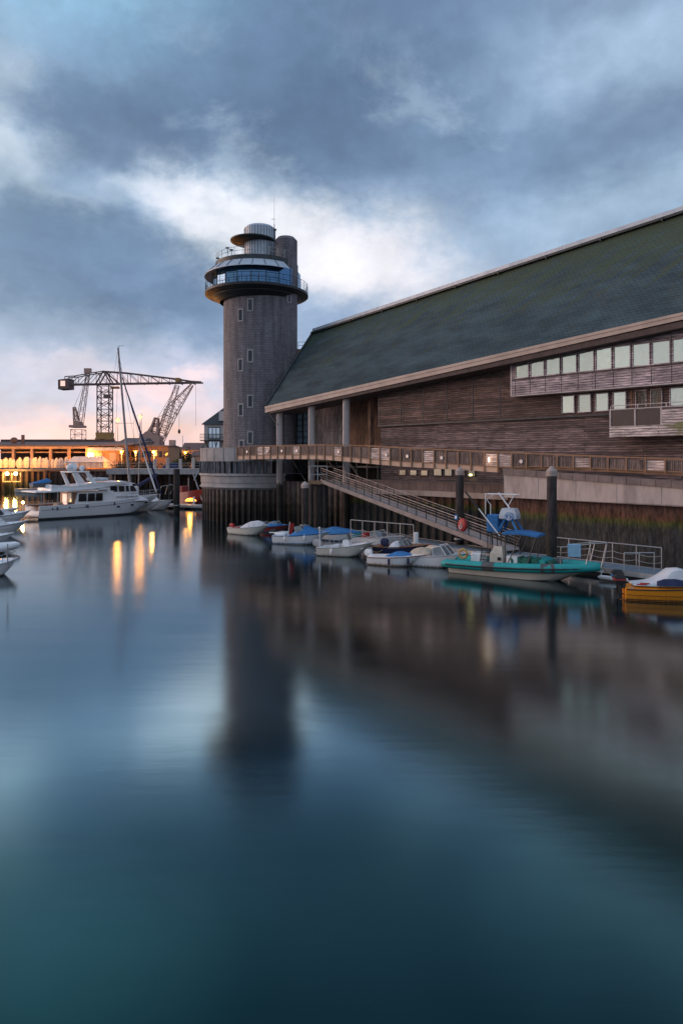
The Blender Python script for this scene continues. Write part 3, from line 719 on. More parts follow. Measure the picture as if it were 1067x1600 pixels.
for px, py in ((392, 477), (376.3, 492), (392, 556.5), (376.3, 570), (392, 627), (376.8, 640.5), (392, 684), (378, 697)): slot(px, py, .46, 1.25)
slot(451, 470, .28, 1.1, (sxx, syy), 1.36)
m = MB(); p = P(437.5, 560, 80.6); m.bar((p.x, p.y, 8), (p.x, p.y, 26.6), .07); m.build('vertical_joint', G['metal_dark'], tw)
# low link block with rail between the tower and the roof
lk = thing('link_block', 'small pinkish link block with guard rail between tower and slate roof', 'building', P(463, 720, 88))
a = P(456, 545, 88); b = P(480, 545, 88); m = MB(); m.box(a.x, b.x+2, 88, 92, a.z-4.5, a.z); m.build('wall', G['shed_wall'], lk)
m = MB()
for z in (.45, .9): m.bar((a.x+.8, 88, a.z+z), (b.x, 88, a.z+z), .05)
for i in range(4): m.bar((a.x+.8+i*.9, 88, a.z), (a.x+.8+i*.9, 88, a.z+.9), .05)
m.build('guard_rail', G['galvanised'], lk)

# ================================================================ WALKWAY
wk = thing('elevated_walkway', 'timber and steel footbridge curving in front of the museum', 'walkway', F(20, 4.2, 5))
prof = [(370, 697, 718), (430, 695.5, 717), (500, 694, 717.5), (550, 695, 722), (620, 699, 728.5), (700, 702.5, 733), (760, 705, 737), (790, 706.5, 739), (850, 709, 738), (930, 712.5, 741), (1067, 717, 748.5)]
pz = [(fs(p, 5), fz(p, t, 5), fz(p, b, 5)) for p, t, b in prof]; pz.append((-26, pz[-1][1], pz[-1][2]))
def wz(s):
    for (sa, ta, ba), (sb_, tb, bb) in zip(pz, pz[1:]):
        if sb_ <= s <= sa or (s > sa and sa == pz[0][0]): k = (s-sb_)/(sa-sb_); return tb+(ta-tb)*k, bb+(ba-bb)*k
    return pz[-1][1:]
S0, S1 = -25, pz[0][0]; npan = 58; dp = (S1-S0)/npan
sfas = fs(787, 5)
mf, md, mr, mr2, mr3 = MB(), MB(), MB(), MB(), MB()
solid = {3, 4, 8, 13, 17, 18, 22, 27, 28, 33, 37, 41, 46, 51}
for i in range(npan):
    a = S1-dp*i; b = a-dp; (ta, ba), (tb, bb) = wz(a), wz(b)
    fh = .38
    if b > sfas-.5:
        fbox(mf, b, a, 4.8, 4.95, bb, bb+fh, ba, ba+fh)
    fbox(md, b, a, 2.0, 4.8, bb+.2, bb+.34, ba+.2, ba+.34)
    fbox(mr, b, a, 4.92, 5.03, tb-.06, tb, ta-.06, ta); fbox(mr2, b, a, 2.0, 2.08, tb-.06, tb, ta-.06, ta)
    fbox(mr3, b, a, 4.94, 5.0, bb+fh+.01, bb+fh+.07, ba+fh+.01, ba+fh+.07)
    tgt = MB()
    fbox(tgt, b+.05, a-.05, 4.93, 4.97, bb+fh+.08, tb-.16, ba+fh+.08, ta-.16)
    tgt.build('solid_panel' if i in solid else 'slatted_panel', G['walkway_panel' if i in solid else 'walkway_slats'], wk)
mf.build('fascia_board', G['wood_fascia'], wk); md.build('deck', G['wood_post'], wk); mr.build('handrail', G['wood_post'], wk); mr2.build('handrail', G['wood_post'], wk); mr3.build('lower_rail', G['wood_post'], wk)
for i in range(npan+1):
    a = S1-dp*i; t, b = wz(a); m = MB(); fbox(m, a-.045, a+.045, 4.96, 5.06, b-.02 if a > sfas else b+.3, t-.062); m.build('post', G['wood_post'], wk)
for i in (2, 5, 7, 9, 14, 19, 21, 24, 30):
    a = S1-dp*(i-.35); t, b = wz(a); m = MB(); m.cyl(F(a, 4.975, (t+b)/2+.1), F(a, 5.06, (t+b)/2+.1), .14, None, 14); m.build('round_light', G['galvanised'], wk, True)
m = MB(); q = fs(764, 5.1); t, b = wz(q); m.cyl(F(q, 5.13, b+.75), F(q, 5.13, b+1.1), .06, None, 8); m.build('lit_lamp', G['glow_pale'], wk)
# walkway lamp light (the photograph shows the rail glowing orange here)
def lamp_light(name, loc, power, color, rad, parent):
    l = bpy.data.lights.new(name, 'POINT'); l.energy = power; l.color = color; l.shadow_soft_size = rad
    o = bpy.data.objects.new(name, l); col.objects.link(o); o.location = Vector(loc)-parent.location; o.parent = parent; return o
lamp_light('lamp_light', F(q, 5.5, b+.9), 3, (1, .5, .12), .1, wk)

# ================================================================ GANGWAY, PILES, PONTOON
g0 = Vector((-1.4, 66.5, 5.15)); g1 = Vector((12.0, 48.0, .75))
gw_ = thing('gangway', 'long sloping grey gangway with railings down to the pontoon', 'gangway', g0-Vector((0, 0, .2)))
gd = (g1-g0); gh = Vector((gd.x, gd.y, 0)).normalized(); gn = Vector((gh.y, -gh.x, 0)); gl_ = gd.length
if gn.y > 0: gn = -gn
for nm, mt, items in (('deck', 'concrete_grey', [(-.7, .7, -.06, 0)]), ('side_beam', 'gangway_beam', [(.702, .8, -.28, .1), (-.8, -.702, -.28, .1)])):
    m = MB()
    for o0, o1, z0, z1 in items:
        m.hexa([g+gn*o+Vector((0, 0, z)) for z in (z0, z1) for g, o in ((g0, o0), (g1, o0), (g1, o1), (g0, o1))])
    m.build(nm, G[mt], gw_)
m = MB()
for o in (-.76, .76):
    for z, t in ((1.15, .045), (.95, .022), (.72, .022), (.5, .022), (.3, .022)): m.bar(g0+gn*o+Vector((0, 0, z)), g1+gn*o+Vector((0, 0, z)), t)
m.build('handrail', G['spar'], gw_)
for o in (-.76, .76):
    for i in range(21):
        p = g0+gd*(i/20)+gn*o; m = MB(); m.bar(p+Vector((0, 0, .1)), p+Vector((0, 0, 1.15)), .07); m.build('post', G['metal_dark'], gw_)
m = MB()
for i in range(20):
    p = g0+gd*((i+.5)/20); m.bar(p-gn*.75-Vector((0, 0, .25)), p+gn*.75-Vector((0, 0, .25)), .08)
m.build('cross_beam', G['metal_dark'], gw_)
m = MB(); m.box(g0.x-1.8, g0.x+.2, g0.y-.6, g0.y+1.4, 4.75, 5.05)
pl = tag(None or m.build('landing_platform', G['wood_post']), 'small steel landing platform at the head of the gangway', 'platform')
m = MB()
for x in (-1.7, -.9, 0): m.bar((g0.x+x, g0.y-.55, 5.05), (g0.x+x, g0.y-.55, 6.5), .07)
for z in (5.7, 6.5): m.bar((g0.x-1.7, g0.y-.55, z), (g0.x, g0.y-.55, z), .06)
m.build('gate_frame', G['galvanised'], pl)
m = MB()
for x in (-1.5, -.2):
    for y in (-.3, 1.1): m.cyl((g0.x+x, g0.y+y, -2), (g0.x+x, g0.y+y, 4.75), .22, None, 10)
m.cyl((g0.x-.75, g0.y+.5, -2), (g0.x-.75, g0.y+.5, 4.6), .62, None, 20)
m.build('support_pile', G['steel_pile'], pl, True)
# life ring housing on the gangway
p = W(737, 830, 0); q = g0+gd*.83+gn*.84
lr = thing('lifebuoy_housing', 'red lifebuoy housing hung on the gangway railing', 'lifebuoy', q+Vector((0, 0, .5)))
m = MB(); e = gn*.12; cc_ = q+Vector((0, 0, .75))
secs = []
for dd, r in ((0, .42), (.1, .46), (.22, .38), (.26, .2)):
    secs.append([cc_+gn*dd+gh*(r*.95*math.cos(R(t)))+Vector((0, 0, r*1.12*math.sin(R(t)))) for t in range(0, 360, 20)])
m.loft(secs); m.build('shell', G['red_paint'], lr, True)
m = MB(); m.tube([cc_+gn*.3+gh*(.15*math.cos(R(t)))+Vector((0, 0, .2*math.sin(R(t))-.05)) for t in range(180, 380, 20)], .03, 6); m.bar(cc_+gn*.29+gh*.02+Vector((0, 0, .2)), cc_+gn*.29+gh*.02-Vector((0, 0, .1)), .05); m.build('handle_rope', G['gelcoat'], lr)
m = MB(); q2 = g0+gd*.79+gn*.84+Vector((0, 0, .9)); m.prism([q2, q2+gh*.32, q2+gh*.32+Vector((0, 0, .38)), q2+Vector((0, 0, .38))], gn*.03)
sg = tag(m.build('notice_sign', G['canvas_blue']), 'small blue notice on the gangway rail beside the red lifebuoy', 'sign')
m = MB(); q3 = q2+gn*.031+gh*.08+Vector((0, 0, .1)); m.prism([q3, q3+gh*.16, q3+gh*.16+Vector((0, 0, .18)), q3+Vector((0, 0, .18))], gn*.01); m.build('symbol', G['gelcoat'], sg)
def mpile(px, D, ztop, r, label, cap=True):
    x = (px-533.5)/1067*D; t = thing('mooring_pile', label, 'mooring pile', (x, D, -2), 'round steel mooring piles')
    m = MB(); m.cyl((x, D, -2), (x, D, ztop), r, None, 22); m.build('shaft', G['steel_pile'], t, True)
    if cap:
        m = MB(); m.lathe((x, D), [(r+.02, ztop-.3), (r+.04, ztop+.02), (r*.8, ztop+.14), (.05, ztop+.32), (.01, ztop+.33)], 20); m.build('cap', G['concrete_pale'], t, True, 30)
    for z in (.9,):
        m = MB(); m.lathe((x, D), [(r+.01, z), (r+.14, z), (r+.14, z+.12), (r+.01, z+.12)], 20); m.build('collar', G['galvanised'], t)
    return t
mpile(862, 42.5, 6.35, .30, 'tallest-looking dark mooring pile with pale cap just right of the teal inflatable')
mpile(718, 53, 6.2, .31, 'dark mooring pile with pale cap standing in front of the gangway middle')
mpile(476.5, 64, 4.75, .33, 'short dark mooring pile with white cap near the blue covered boats')
mpile(276, 93, 5.9, .42, 'uncapped black mooring pile beside the white motor yacht bow', False)
def pontoon(name, label, pts, w_, z=.45):
    t = thing(name, label, 'pontoon', (pts[0][0], pts[0][1], 0)); md_, mt_, mfl = MB(), MB(), MB()
    for (xa, ya), (xb, yb) in zip(pts, pts[1:]):
        a = Vector((xa, ya, 0)); b = Vector((xb, yb, 0)); d = (b-a).normalized(); nn = Vector((-d.y, d.x, 0))*w_/2
        md_.prism([a-nn+Vector((0, 0, z)), b-nn+Vector((0, 0, z)), b+nn+Vector((0, 0, z)), a+nn+Vector((0, 0, z))], (0, 0, .06))
        for sg_ in (-1, 1):
            mt_.hexa([p+nn*sg_*(1+e)+Vector((0, 0, zz)) for zz in (z-.2, z+.085) for p, e in ((a, .003), (b, .003), (b, .05), (a, .05))])
        k = max(1, int((b-a).length/3))
        for i in range(k):
            c0 = a+(b-a)*((i+.15)/k); c1 = a+(b-a)*((i+.85)/k); mfl.prism([c0-nn*.9-Vector((0, 0, .4)), c1-nn*.9-Vector((0, 0, .4)), c1+nn*.9-Vector((0, 0, .4)), c0+nn*.9-Vector((0, 0, .4))], (0, 0, .84))
    md_.build('deck', G['pontoon_deck'], t); mt_.build('edge_beam', G['galvanised'], t); mfl.build('float', G['rubber_black'], t); return t
PP = [(18.9, 39.3), (10.6, 49.2), (4.6, 58), (-4, 68)]
pon = pontoon('pontoon', 'long blue-grey floating pontoon behind the moored small boats', PP, 2.4)
pontoon('pontoon', 'low floating jetty between the motor yacht bow and the lookout', [(-30, 104), (-19, 99)], 3)
pontoon('pontoon', 'short floating jetty behind the left edge boats', [(-60, 72), (-41, 80)], 2)
def prail(name, label, a, b, n, h=1.1, ropes=True):
    a, b = Vector(a), Vector(b); t = thing(name, label, 'railing', a, 'galvanised pontoon railings'); m = MB()
    m.tube([a+Vector((0, 0, h)), b+Vector((0, 0, h))], .035, 6); m.build('top_rail', G['galvanised'], t)
    for i in range(n): p = a+(b-a)*(i/(n-1)); m = MB(); m.cyl(p, p+Vector((0, 0, h)), .03, None, 6); m.build('post', G['galvanised'], t)
    if ropes:
        m = MB()
        for i in range(n-1):
            p = a+(b-a)*(i/(n-1)); q = a+(b-a)*((i+1)/(n-1))
            for hz in (.75, .35): m.tube([p.lerp(q, k/6)+Vector((0, 0, hz-.12*(1-(k/3-1)**2))) for k in range(7)], .018, 5)
        m.build('slack_rope', G['rope_tan'] if False else G['galvanised'], t)
    return t
prail('pontoon_railing', 'galvanised rail with slack ropes running behind the teal inflatable', W(841, 870, .5)+Vector((1, 1, 0)), (19.3, 41.2, .5), 6, 1.25)
prail('pontoon_railing', 'short galvanised rail near the pontoon end beside the orange boat', W(975, 893, .5), W(1022, 893, .5), 3, 1.1, False)
prail('pontoon_railing', 'long galvanised rail behind the blue covered boats', W(548, 840, .5), W(646, 850, .5), 6, 1.5)
m = MB(); p = W(650, 852, .5); m.rbox(p.x-.16, p.x+.16, p.y-.16, p.y+.16, .5, 1.5); bb = tag(m.build('service_bollard', G['gelcoat']), 'small white service bollard at the end of the pontoon rail', 'bollard')
# ================================================================ BOATS
class Hull:
    def __init__(s, L, B, hs, hb, draft=.3, trans=.86, fine=2.2, rake=.16, n=20, x0=.42, chine=.82):
        s.L, s.B, s.hs, s.hb, s.draft, s.trans, s.fine, s.rake, s.n, s.x0, s.ch = L, B, hs, hb, draft, trans, fine, rake, n, x0, chine
    def sheer(s, t):
        b = s.B/2*(s.trans+(1-s.trans)*min(1, t/.35)**.7)*(1-max(0, (t-s.x0)/(1-s.x0))**s.fine)
        return s.L*t, max(b, .015), s.hs+(s.hb-s.hs)*t**1.7
    def sec(s, t):
        xs, bs, zs = s.sheer(t); r = s.rake*s.L
        q = max(0, (t-.55)/.45)
        zk = -s.draft+(s.draft+zs*.72)*q**3.2; bc = bs*s.ch*(1-.55*q**1.5); zc = .02+(zs*.66)*q**2
        xk = s.L*t-r*(t**3)*.95; xc = s.L*t-r*(t**3)*.45
        zc = max(zc, zk+.03*(1-t))
        b2 = bs*.97-(bs-bc)*.25; z2 = zc+(zs-zc)*.45
        return (xk, zk), (xc, bc, zc), (xs-(r*.2)*t**3, b2, z2), (xs, bs, zs)
    def mesh(s, z_split=None):
        m = MB(); secs = []
        for i in range(s.n+1):
            k, c1, c2, c3 = s.sec(i/s.n)
            secs.append([(k[0], 0, k[1]), (c1[0], -c1[1], c1[2]), (c2[0], -c2[1], c2[2]), (c3[0], -c3[1], c3[2]), (c3[0], c3[1], c3[2]), (c2[0], c2[1], c2[2]), (c1[0], c1[1], c1[2])])
        k = 7; vs = [p for q in secs for p in q]; fs_ = []
        for i in range(s.n):
            for j in range(k):
                if j == 3: continue
                fs_.append((i*k+j, i*k+(j+1) % k, (i+1)*k+(j+1) % k, (i+1)*k+j))
        fs_.append(tuple(range(k))); return m.add(vs, fs_)
    def deck(s, c0=None, c1=None, side=.18, depth=.45, drop=.015, crown=.0):
        m = MB(); n = s.n*2; rows = []
        for i in range(n+1):
            t = i/n; x, b, z = s.sheer(t); rows.append((t, x, b-.004, z-drop))
        for (t, x, b, z), (t2, x2, b2, z2) in zip(rows, rows[1:]):
            if c0 is not None and c0 <= t < c1:
                i1, i2 = max(b-side, .02), max(b2-side, .02)
                for g in (-1, 1):
                    m.add([(x, g*b, z), (x2, g*b2, z2), (x2, g*i2, z2), (x, g*i1, z)], [(0, 1, 2, 3)])
                    m.add([(x, g*i1, z), (x2, g*i2, z2), (x2, g*i2, z2-depth), (x, g*i1, z-depth)], [(0, 1, 2, 3)])
                m.add([(x, -i1, z-depth), (x2, -i2, z2-depth), (x2, i2, z2-depth), (x, i1, z-depth)], [(0, 1, 2, 3)])
            else:
                m.add([(x, -b, z), (x, 0, z+crown*b), (x, b, z), (x2, b2, z2), (x2, 0, z2+crown*b2), (x2, -b2, z2)], [(0, 1, 4, 5), (1, 2, 3, 4)])
        if c0 is not None:
            for t, sg in ((c0, 1), (c1, -1)):
                tt = math.ceil(t*n-1e-6)/n; x, b, z = s.sheer(tt); i1 = max(b-side, .02); z -= drop
                m.add([(x, -i1, z), (x, i1, z), (x, i1, z-depth), (x, -i1, z-depth)], [(0, 1, 2, 3)])
        return m
    def line(s, t0=0, t1=1, dz=0, db=0, side=1, n=24):
        out = []
        for i in range(n+1):
            x, b, z = s.sheer(t0+(t1-t0)*i/n); out.append((x, side*(b+db), z+dz))
        return out
def place(root, a, b):
    d = b-a; root.location = a; root.rotation_euler = (0, 0, math.atan2(d.y, d.x))
def lenof(a, b): return (b-a).length
def hull_parts(t, H, hm='gelcoat', dm='gelcoat', ck=None, stripe='gelcoat_grey', **kw):
    h = H.mesh().build('hull', G[{'gelcoat': 'hull_white', 'gelcoat_cream': 'hull_cream', 'orange_paint': 'hull_orange', 'red_hull': 'hull_red', 'gelcoat_grey': 'hull_grey'}.get(hm, hm)], t, True, 28)
    d = H.deck(*(ck or (None, None)), **kw).build('deck', G[dm], t)
    m = MB()
    m.tube(H.line(dz=-.03, db=.01)+H.line(dz=-.03, db=.01, side=-1)[::-1], .032, 6); m.build('rub_rail', G[stripe], t, True)
    m = MB()
    for sg in (-1, 1):
        vs = []
        for i in range(H.n+1):
            c1, c2 = H.sec(i/H.n)[1:3]; q = (c1[0]*.75+c2[0]*.25, sg*(c1[1]*.75+c2[1]*.25+.012), c1[2]*.75+c2[2]*.25); vs.append(q)
        m.tube(vs, .02, 4)
    m.build('spray_strake', G[stripe], h)
    return h, d
def outboard(t, x, z, mt='metal_black', s=1.0, y=0, band=None):
    m = MB()
    m.loft([[(x-.28*s, y-.13*s, z), (x+.1*s, y-.13*s, z), (x+.1*s, y+.13*s, z), (x-.28*s, y+.13*s, z)],
            [(x-.38*s, y-.19*s, z+.16*s), (x+.16*s, y-.19*s, z+.16*s), (x+.16*s, y+.19*s, z+.16*s), (x-.38*s, y+.19*s, z+.16*s)],
            [(x-.38*s, y-.18*s, z+.38*s), (x+.16*s, y-.18*s, z+.38*s), (x+.16*s, y+.18*s, z+.38*s), (x-.38*s, y+.18*s, z+.38*s)],
            [(x-.28*s, y-.12*s, z+.5*s), (x+.06*s, y-.12*s, z+.5*s), (x+.06*s, y+.12*s, z+.5*s), (x-.28*s, y+.12*s, z+.5*s)]])
    o = m.build('outboard_engine', G[mt], t, True, 50)
    m = MB(); m.box(x-.16*s, x, y-.06*s, y+.06*s, z-.75*s, z+.01); m.box(x-.3*s, x+.05*s, y-.1*s, y+.1*s, z-.5*s, z-.46*s); m.box(x, x+.16*s, y-.12*s, y+.12*s, z-.2*s, z+.04); m.build('engine_leg', G[mt], o)
    if band:
        m = MB(); m.box(x-.39*s, x+.17*s, y-.2*s, y+.2*s, z+.2*s, z+.28*s); m.build('stripe', G[band], o)
    return o
def windscreen(t, x0, x1, hw, z, h, fr='galvanised', wrap=.6):
    """raked screen: base wraps forward at x1, top leans back"""
    base = [(x0, -hw, z), (x1-.25, -hw*.95, z+.02), (x1, -hw*.5, z+.03), (x1, hw*.5, z+.03), (x1-.25, hw*.95, z+.02), (x0, hw, z)]
    top = [(x0-.05, -hw*.93, z+h*.8), (x1-.25-h*.7, -hw*.85, z+h), (x1-h*.8, -hw*.45, z+h), (x1-h*.8, hw*.45, z+h), (x1-.25-h*.7, hw*.85, z+h), (x0-.05, hw*.93, z+h*.8)]
    m = MB()
    for i in range(5): m.add([base[i], base[i+1], top[i+1], top[i]], [(0, 1, 2, 3)])
    g = m.build('windscreen', G['perspex'], t)
    m = MB(); m.tube(top, .022, 6)
    for a, b in zip(base, top): m.tube([a, b], .02, 6)
    m.build('screen_frame', G[fr], g)
def tarp(t, H, t0, t1, h0, mat_, name='cover', ridge=.35, n=14, over=.02, peak=None, seed=1):
    rnd = random.Random(seed); secs = []
    for i in range(n+1):
        k = i/n; q = t0+(t1-t0)*k; x, b, z = H.sheer(q); hh = h0*(math.sin(math.pi*(.08+.84*k))**.6) if peak is None else h0*max(0, 1-abs(k-peak)/(peak if k < peak else 1-peak))**.8
        row = []
        for j in range(9):
            u = -1+j/4; zz = z+hh*(1-abs(u)**1.7)+rnd.uniform(-.035, .035)*(1 if 0 < j < 8 else .3)
            row.append((x+rnd.uniform(-.02, .02), u*(b+over), zz if 0 < j < 8 else z-.09))
        row += [(x, b-.05, z-.1), (x, -b+.05, z-.1)]
        secs.append(row)
    m = MB(); m.loft(secs); return m.build(name, G[mat_], t, True, 60)
def cleats(t, H, ts=(.05, .5, .9)):
    for q in ts:
        x, b, z = H.sheer(q)
        for sg in (-1, 1):
            if q > .85 and sg > 0: continue
            m = MB(); yb = sg*max(0, b-.1); m.box(x-.02, x+.02, yb-.02, yb+.02, z-.01, z+.06); m.box(x-.1, x+.1, yb-.015, yb+.015, z+.06, z+.085); m.build('cleat', G['galvanised'], t)
def bowrail(t, H, t0=.62, h=.35, n=4):
    m = MB(); up = [(x-.1, y*.92, z+h) for x, y, z in H.line(t0, .985, n=10)]+[(x-.1, -y*.92, z+h) for x, y, z in H.line(t0, .985, n=10)][::-1]
    first = H.line(t0-.06, t0, n=1)[0]
    m.tube([(first[0], first[1]*.94, first[2])]+up+[(first[0], -first[1]*.94, first[2])], .018, 6)
    for k in range(n):
        q = t0+(.96-t0)*k/(n-1); x, b, z = H.sheer(q)
        for sg in (-1, 1): m.tube([(x, sg*b*.92, z), (x-.08, sg*b*.92, z+h)], .014, 5)
    return m.build('bow_rail', G['galvanised'], t)
def hullboat(name, label, a, b, B, hs, hb, **kw):
    L = lenof(a, b)*1.0; t = thing(name, label, 'boat', (0, 0, 0)); return t, Hull(L, B, hs, hb, **kw), L

def fenders(t, H, qs, side=-1, mt='canvas_navy'):
    for q in qs:
        x, b_, z = H.sheer(q); m = MB(); yy = side*(b_+.09)
        m.tube([(x, yy, z-.5), (x, yy, z-.44), (x, yy, z-.12), (x, yy, z-.06)], [.03, .08, .08, .03], 8); f = m.build('fender', G[mt], t, True)
        m = MB(); m.tube([(x, yy, z-.06), (x, side*(b_-.03), z+.03)], .012, 4); m.build('lanyard', G['gelcoat'], f)
def mooring(name, label, a, b, sag=.25):
    a, b = Vector(a), Vector(b); m = MB(); m.tube([a.lerp(b, k/8)-Vector((0, 0, sag*(1-(k/4-1)**2))) for k in range(9)], .02, 5); return tag(m.build(name, G['rope_tan']), label, 'rope')
# 1 small white cuddy boat, furthest
a, b = W(364, 833), W(420, 838); t, H, L = hullboat('motor_boat', 'small white cabin boat furthest along the quay with a pale hump cover', a, b, 1.9, .6, 1.05, rake=.26)
hull_parts(t, H, 'gelcoat_cream', 'gelcoat', (.04, .45)); tarp(t, H, .38, .88, .55, 'canvas_white', 'cabin_cover', seed=3); outboard(t, -.05, .55, 'red_paint', .8); cleats(t, H); bowrail(t, H)
m = MB(); m.box(.4, .9, -.5, .5, .4, .62); m.build('seat', G['red_paint'], t); place(t, a, b)
# 2 red hull, blue cover
a, b = W(402, 829), W(452, 833); t, H, L = hullboat('motor_boat', 'red-hulled small boat under a light blue cover behind the white cabin boat', a, b, 1.9, .5, .85)
hull_parts(t, H, 'red_hull', 'gelcoat', (.05, .4), stripe='canvas_blue'); tarp(t, H, .25, .75, .5, 'canvas_blue', seed=5, peak=.6); windscreen(t, L*.5, L*.72, .6, .65, .4); outboard(t, -.05, .5, s=.75); cleats(t, H); place(t, a, b)
# far teal dinghy
a, b = W(462, 812), W(492, 812); t, H, L = hullboat('dinghy', 'dark teal open dinghy beside the short mooring pile', a, b, 1.4, .75, 1.0)
hull_parts(t, H, 'canvas_teal', 'gelcoat_grey', (.1, .85)); m = MB()
for q in (.3, .6): m.box(L*q, L*q+.2, -.55, .55, .58, .62)
m.build('thwart', G['teak'], t); place(t, a, b)
# 3 blue covered bowrider
a, b = W(431, 848), W(517, 851); t, H, L = hullboat('motor_boat', 'white speedboat with bright blue cockpit cover and black outboard near the short pile', a, b, 2.2, .72, 1.1, rake=.3)
hull_parts(t, H, 'gelcoat', 'gelcoat', (.06, .3), stripe='canvas_blue'); tarp(t, H, .3, .82, .75, 'canvas_blue', peak=.45, seed=8); windscreen(t, L*.42, L*.62, .8, 1.0, .55); outboard(t, -.1, .62, 'metal_black', 1.1, band='gelcoat'); cleats(t, H); fenders(t, H, (.25, .6), -1, 'gelcoat')
m = MB(); m.rbox(.15, 1.1, -.8, .8, .5, .95, .08); m.build('engine_well', G['gelcoat'], t, True)
place(t, a, b)
fl = thing('ensign', 'small red ensign flag on a staff at the stern of the blue covered speedboat', 'flag', W(450, 838, 1.0)); p = Vector(fl.location)
m = MB(); m.cyl(p, p+Vector((.15, 0, 1.15)), .02, None, 6); m.build('staff', G['gelcoat'], fl)
m = MB(); m.loft([[p+Vector((.12+.05*math.sin(k*2)-.02*k, .02*k, 1.1-.17*k)), p+Vector((.5-.05*k+.05*math.sin(k*2+1), .03*k, .98-.17*k)), p+Vector((.5-.05*k, .03*k+.02, .98-.17*k)), p+Vector((.12, .02*k+.02, 1.1-.17*k))] for k in range(6)]); m.build('cloth', G['red_paint'], fl)
# 4 second blue covered behind
a, b = W(498, 842), W(566, 846); t, H, L = hullboat('motor_boat', 'low boat fully wrapped in a blue cover behind the white console boat', a, b, 2.1, .6, .85)
hull_parts(t, H, 'gelcoat', 'gelcoat', stripe='canvas_blue'); tarp(t, H, .02, .96, .55, 'canvas_blue', peak=.35, seed=11); place(t, a, b)
# 5 white console boat
a, b = W(500, 866), W(586, 870); t, H, L = hullboat('motor_boat', 'white open boat with upright centre console and screen, nearest of the middle group', a, b, 2.1, .6, 1.12, fine=3.0, rake=.3)
hull_parts(t, H, 'gelcoat_cream', 'gelcoat', (.06, .82), side=.14, depth=.35); outboard(t, -.12, .6, 'gelcoat_grey', 1.05); cleats(t, H); fenders(t, H, (.3,), -1, 'gelcoat')
m = MB(); m.loft([[(L*.42, -.35, .35), (L*.58, -.38, .35), (L*.58, .38, .35), (L*.42, .35, .35)], [(L*.44, -.33, 1.15), (L*.54, -.33, 1.2), (L*.54, .33, 1.2), (L*.44, .33, 1.15)]]); co = m.build('console', G['gelcoat'], t)
m = MB(); m.hexa([(L*.545, -.33, 1.18), (L*.545, .33, 1.18), (L*.555, .33, 1.18), (L*.555, -.33, 1.18), (L*.505, -.3, 1.62), (L*.505, .3, 1.62), (L*.515, .3, 1.62), (L*.515, -.3, 1.62)]); m.build('windscreen', G['perspex'], co)
m = MB(); m.rbox(L*.26, L*.38, -.4, .4, .3, .8, .05); m.build('seat', G['canvas_white'], t)
m = MB()
for x in (L*.22, L*.4): m.tube([(x, -.5, .3), (x, -.5, 1.2), (x, .5, 1.2), (x, .5, .3)], .02, 6)
m.tube([(L*.22, -.5, 1.2), (L*.4, -.5, 1.2)], .02); m.build('grab_rail', G['galvanised'], t)
m = MB(); m.cyl((.3, -.8, .6), (.25, -.8, 2.0), .035, None, 6); m.ell((.25, -.8, 2.05), .07, .07, .09); m.build('light_pole', G['gelcoat'], t); place(t, a, b)
# 6 windscreen boat + wooden decked boat behind
a, b = W(556, 848), W(632, 855); t, H, L = hullboat('motor_boat', 'white boat with bare windscreen and red seat tucked behind the console boat', a, b, 2.1, .62, .9)
hull_parts(t, H, 'gelcoat', 'gelcoat', (.08, .5)); windscreen(t, L*.42, L*.62, .8, .72, .5); m = MB(); m.rbox(L*.2, L*.3, -.6, .6, .35, .95, .05); m.build('seat', G['red_paint'], t); tarp(t, H, .02, .12, .3, 'canvas_teal', seed=4); place(t, a, b)
a, b = W(588, 864), W(674, 869); t, H, L = hullboat('motor_boat', 'varnished wooden-decked launch with dark outboard between the white speedboats', a, b, 2.1, .6, .9, rake=.26)
hull_parts(t, H, 'canvas_navy', 'teak', (.1, .55), stripe='teak'); windscreen(t, L*.48, L*.64, .75, .72, .42); outboard(t, L*.18, .62, 'canvas_navy', 1.0); cleats(t, H); tarp(t, H, .3, .5, .35, 'canvas_white', seed=9); place(t, a, b)
# 7 white speedboat with blue cockpit cover
a, b = W(580, 880), W(672, 886); t, H, L = hullboat('motor_boat', 'sleek white speedboat with royal blue cockpit cover in the front row', a, b, 2.0, .55, .86, rake=.4, fine=1.9)
hull_parts(t, H, 'gelcoat', 'gelcoat', stripe='teak', crown=.12); tarp(t, H, .25, .75, .3, 'canvas_blue', peak=.5, seed=14, over=-.12); cleats(t, H, (.5,)); fenders(t, H, (.4, .7)); outboard(t, -.1, .5, 'gelcoat', .9); place(t, a, b)
# 8 speedboat with beige cover
a, b = W(636, 881), W(735, 888); t, H, L = hullboat('motor_boat', 'white speedboat with beige foredeck cover and framed windscreen behind the teal inflatable', a, b, 2.1, .68, 1.02, rake=.34)
hull_parts(t, H, 'gelcoat', 'gelcoat', (.05, .3)); tarp(t, H, .08, .42, .5, 'canvas_beige', seed=21, over=-.1); windscreen(t, L*.48, L*.74, .85, .82, .6, 'gelcoat'); cleats(t, H)
m = MB(); m.rbox(L*.42, L*.5, -.3, .3, .7, 1.15, .05); m.build('seat', G['canvas_navy'], t); place(t, a, b)

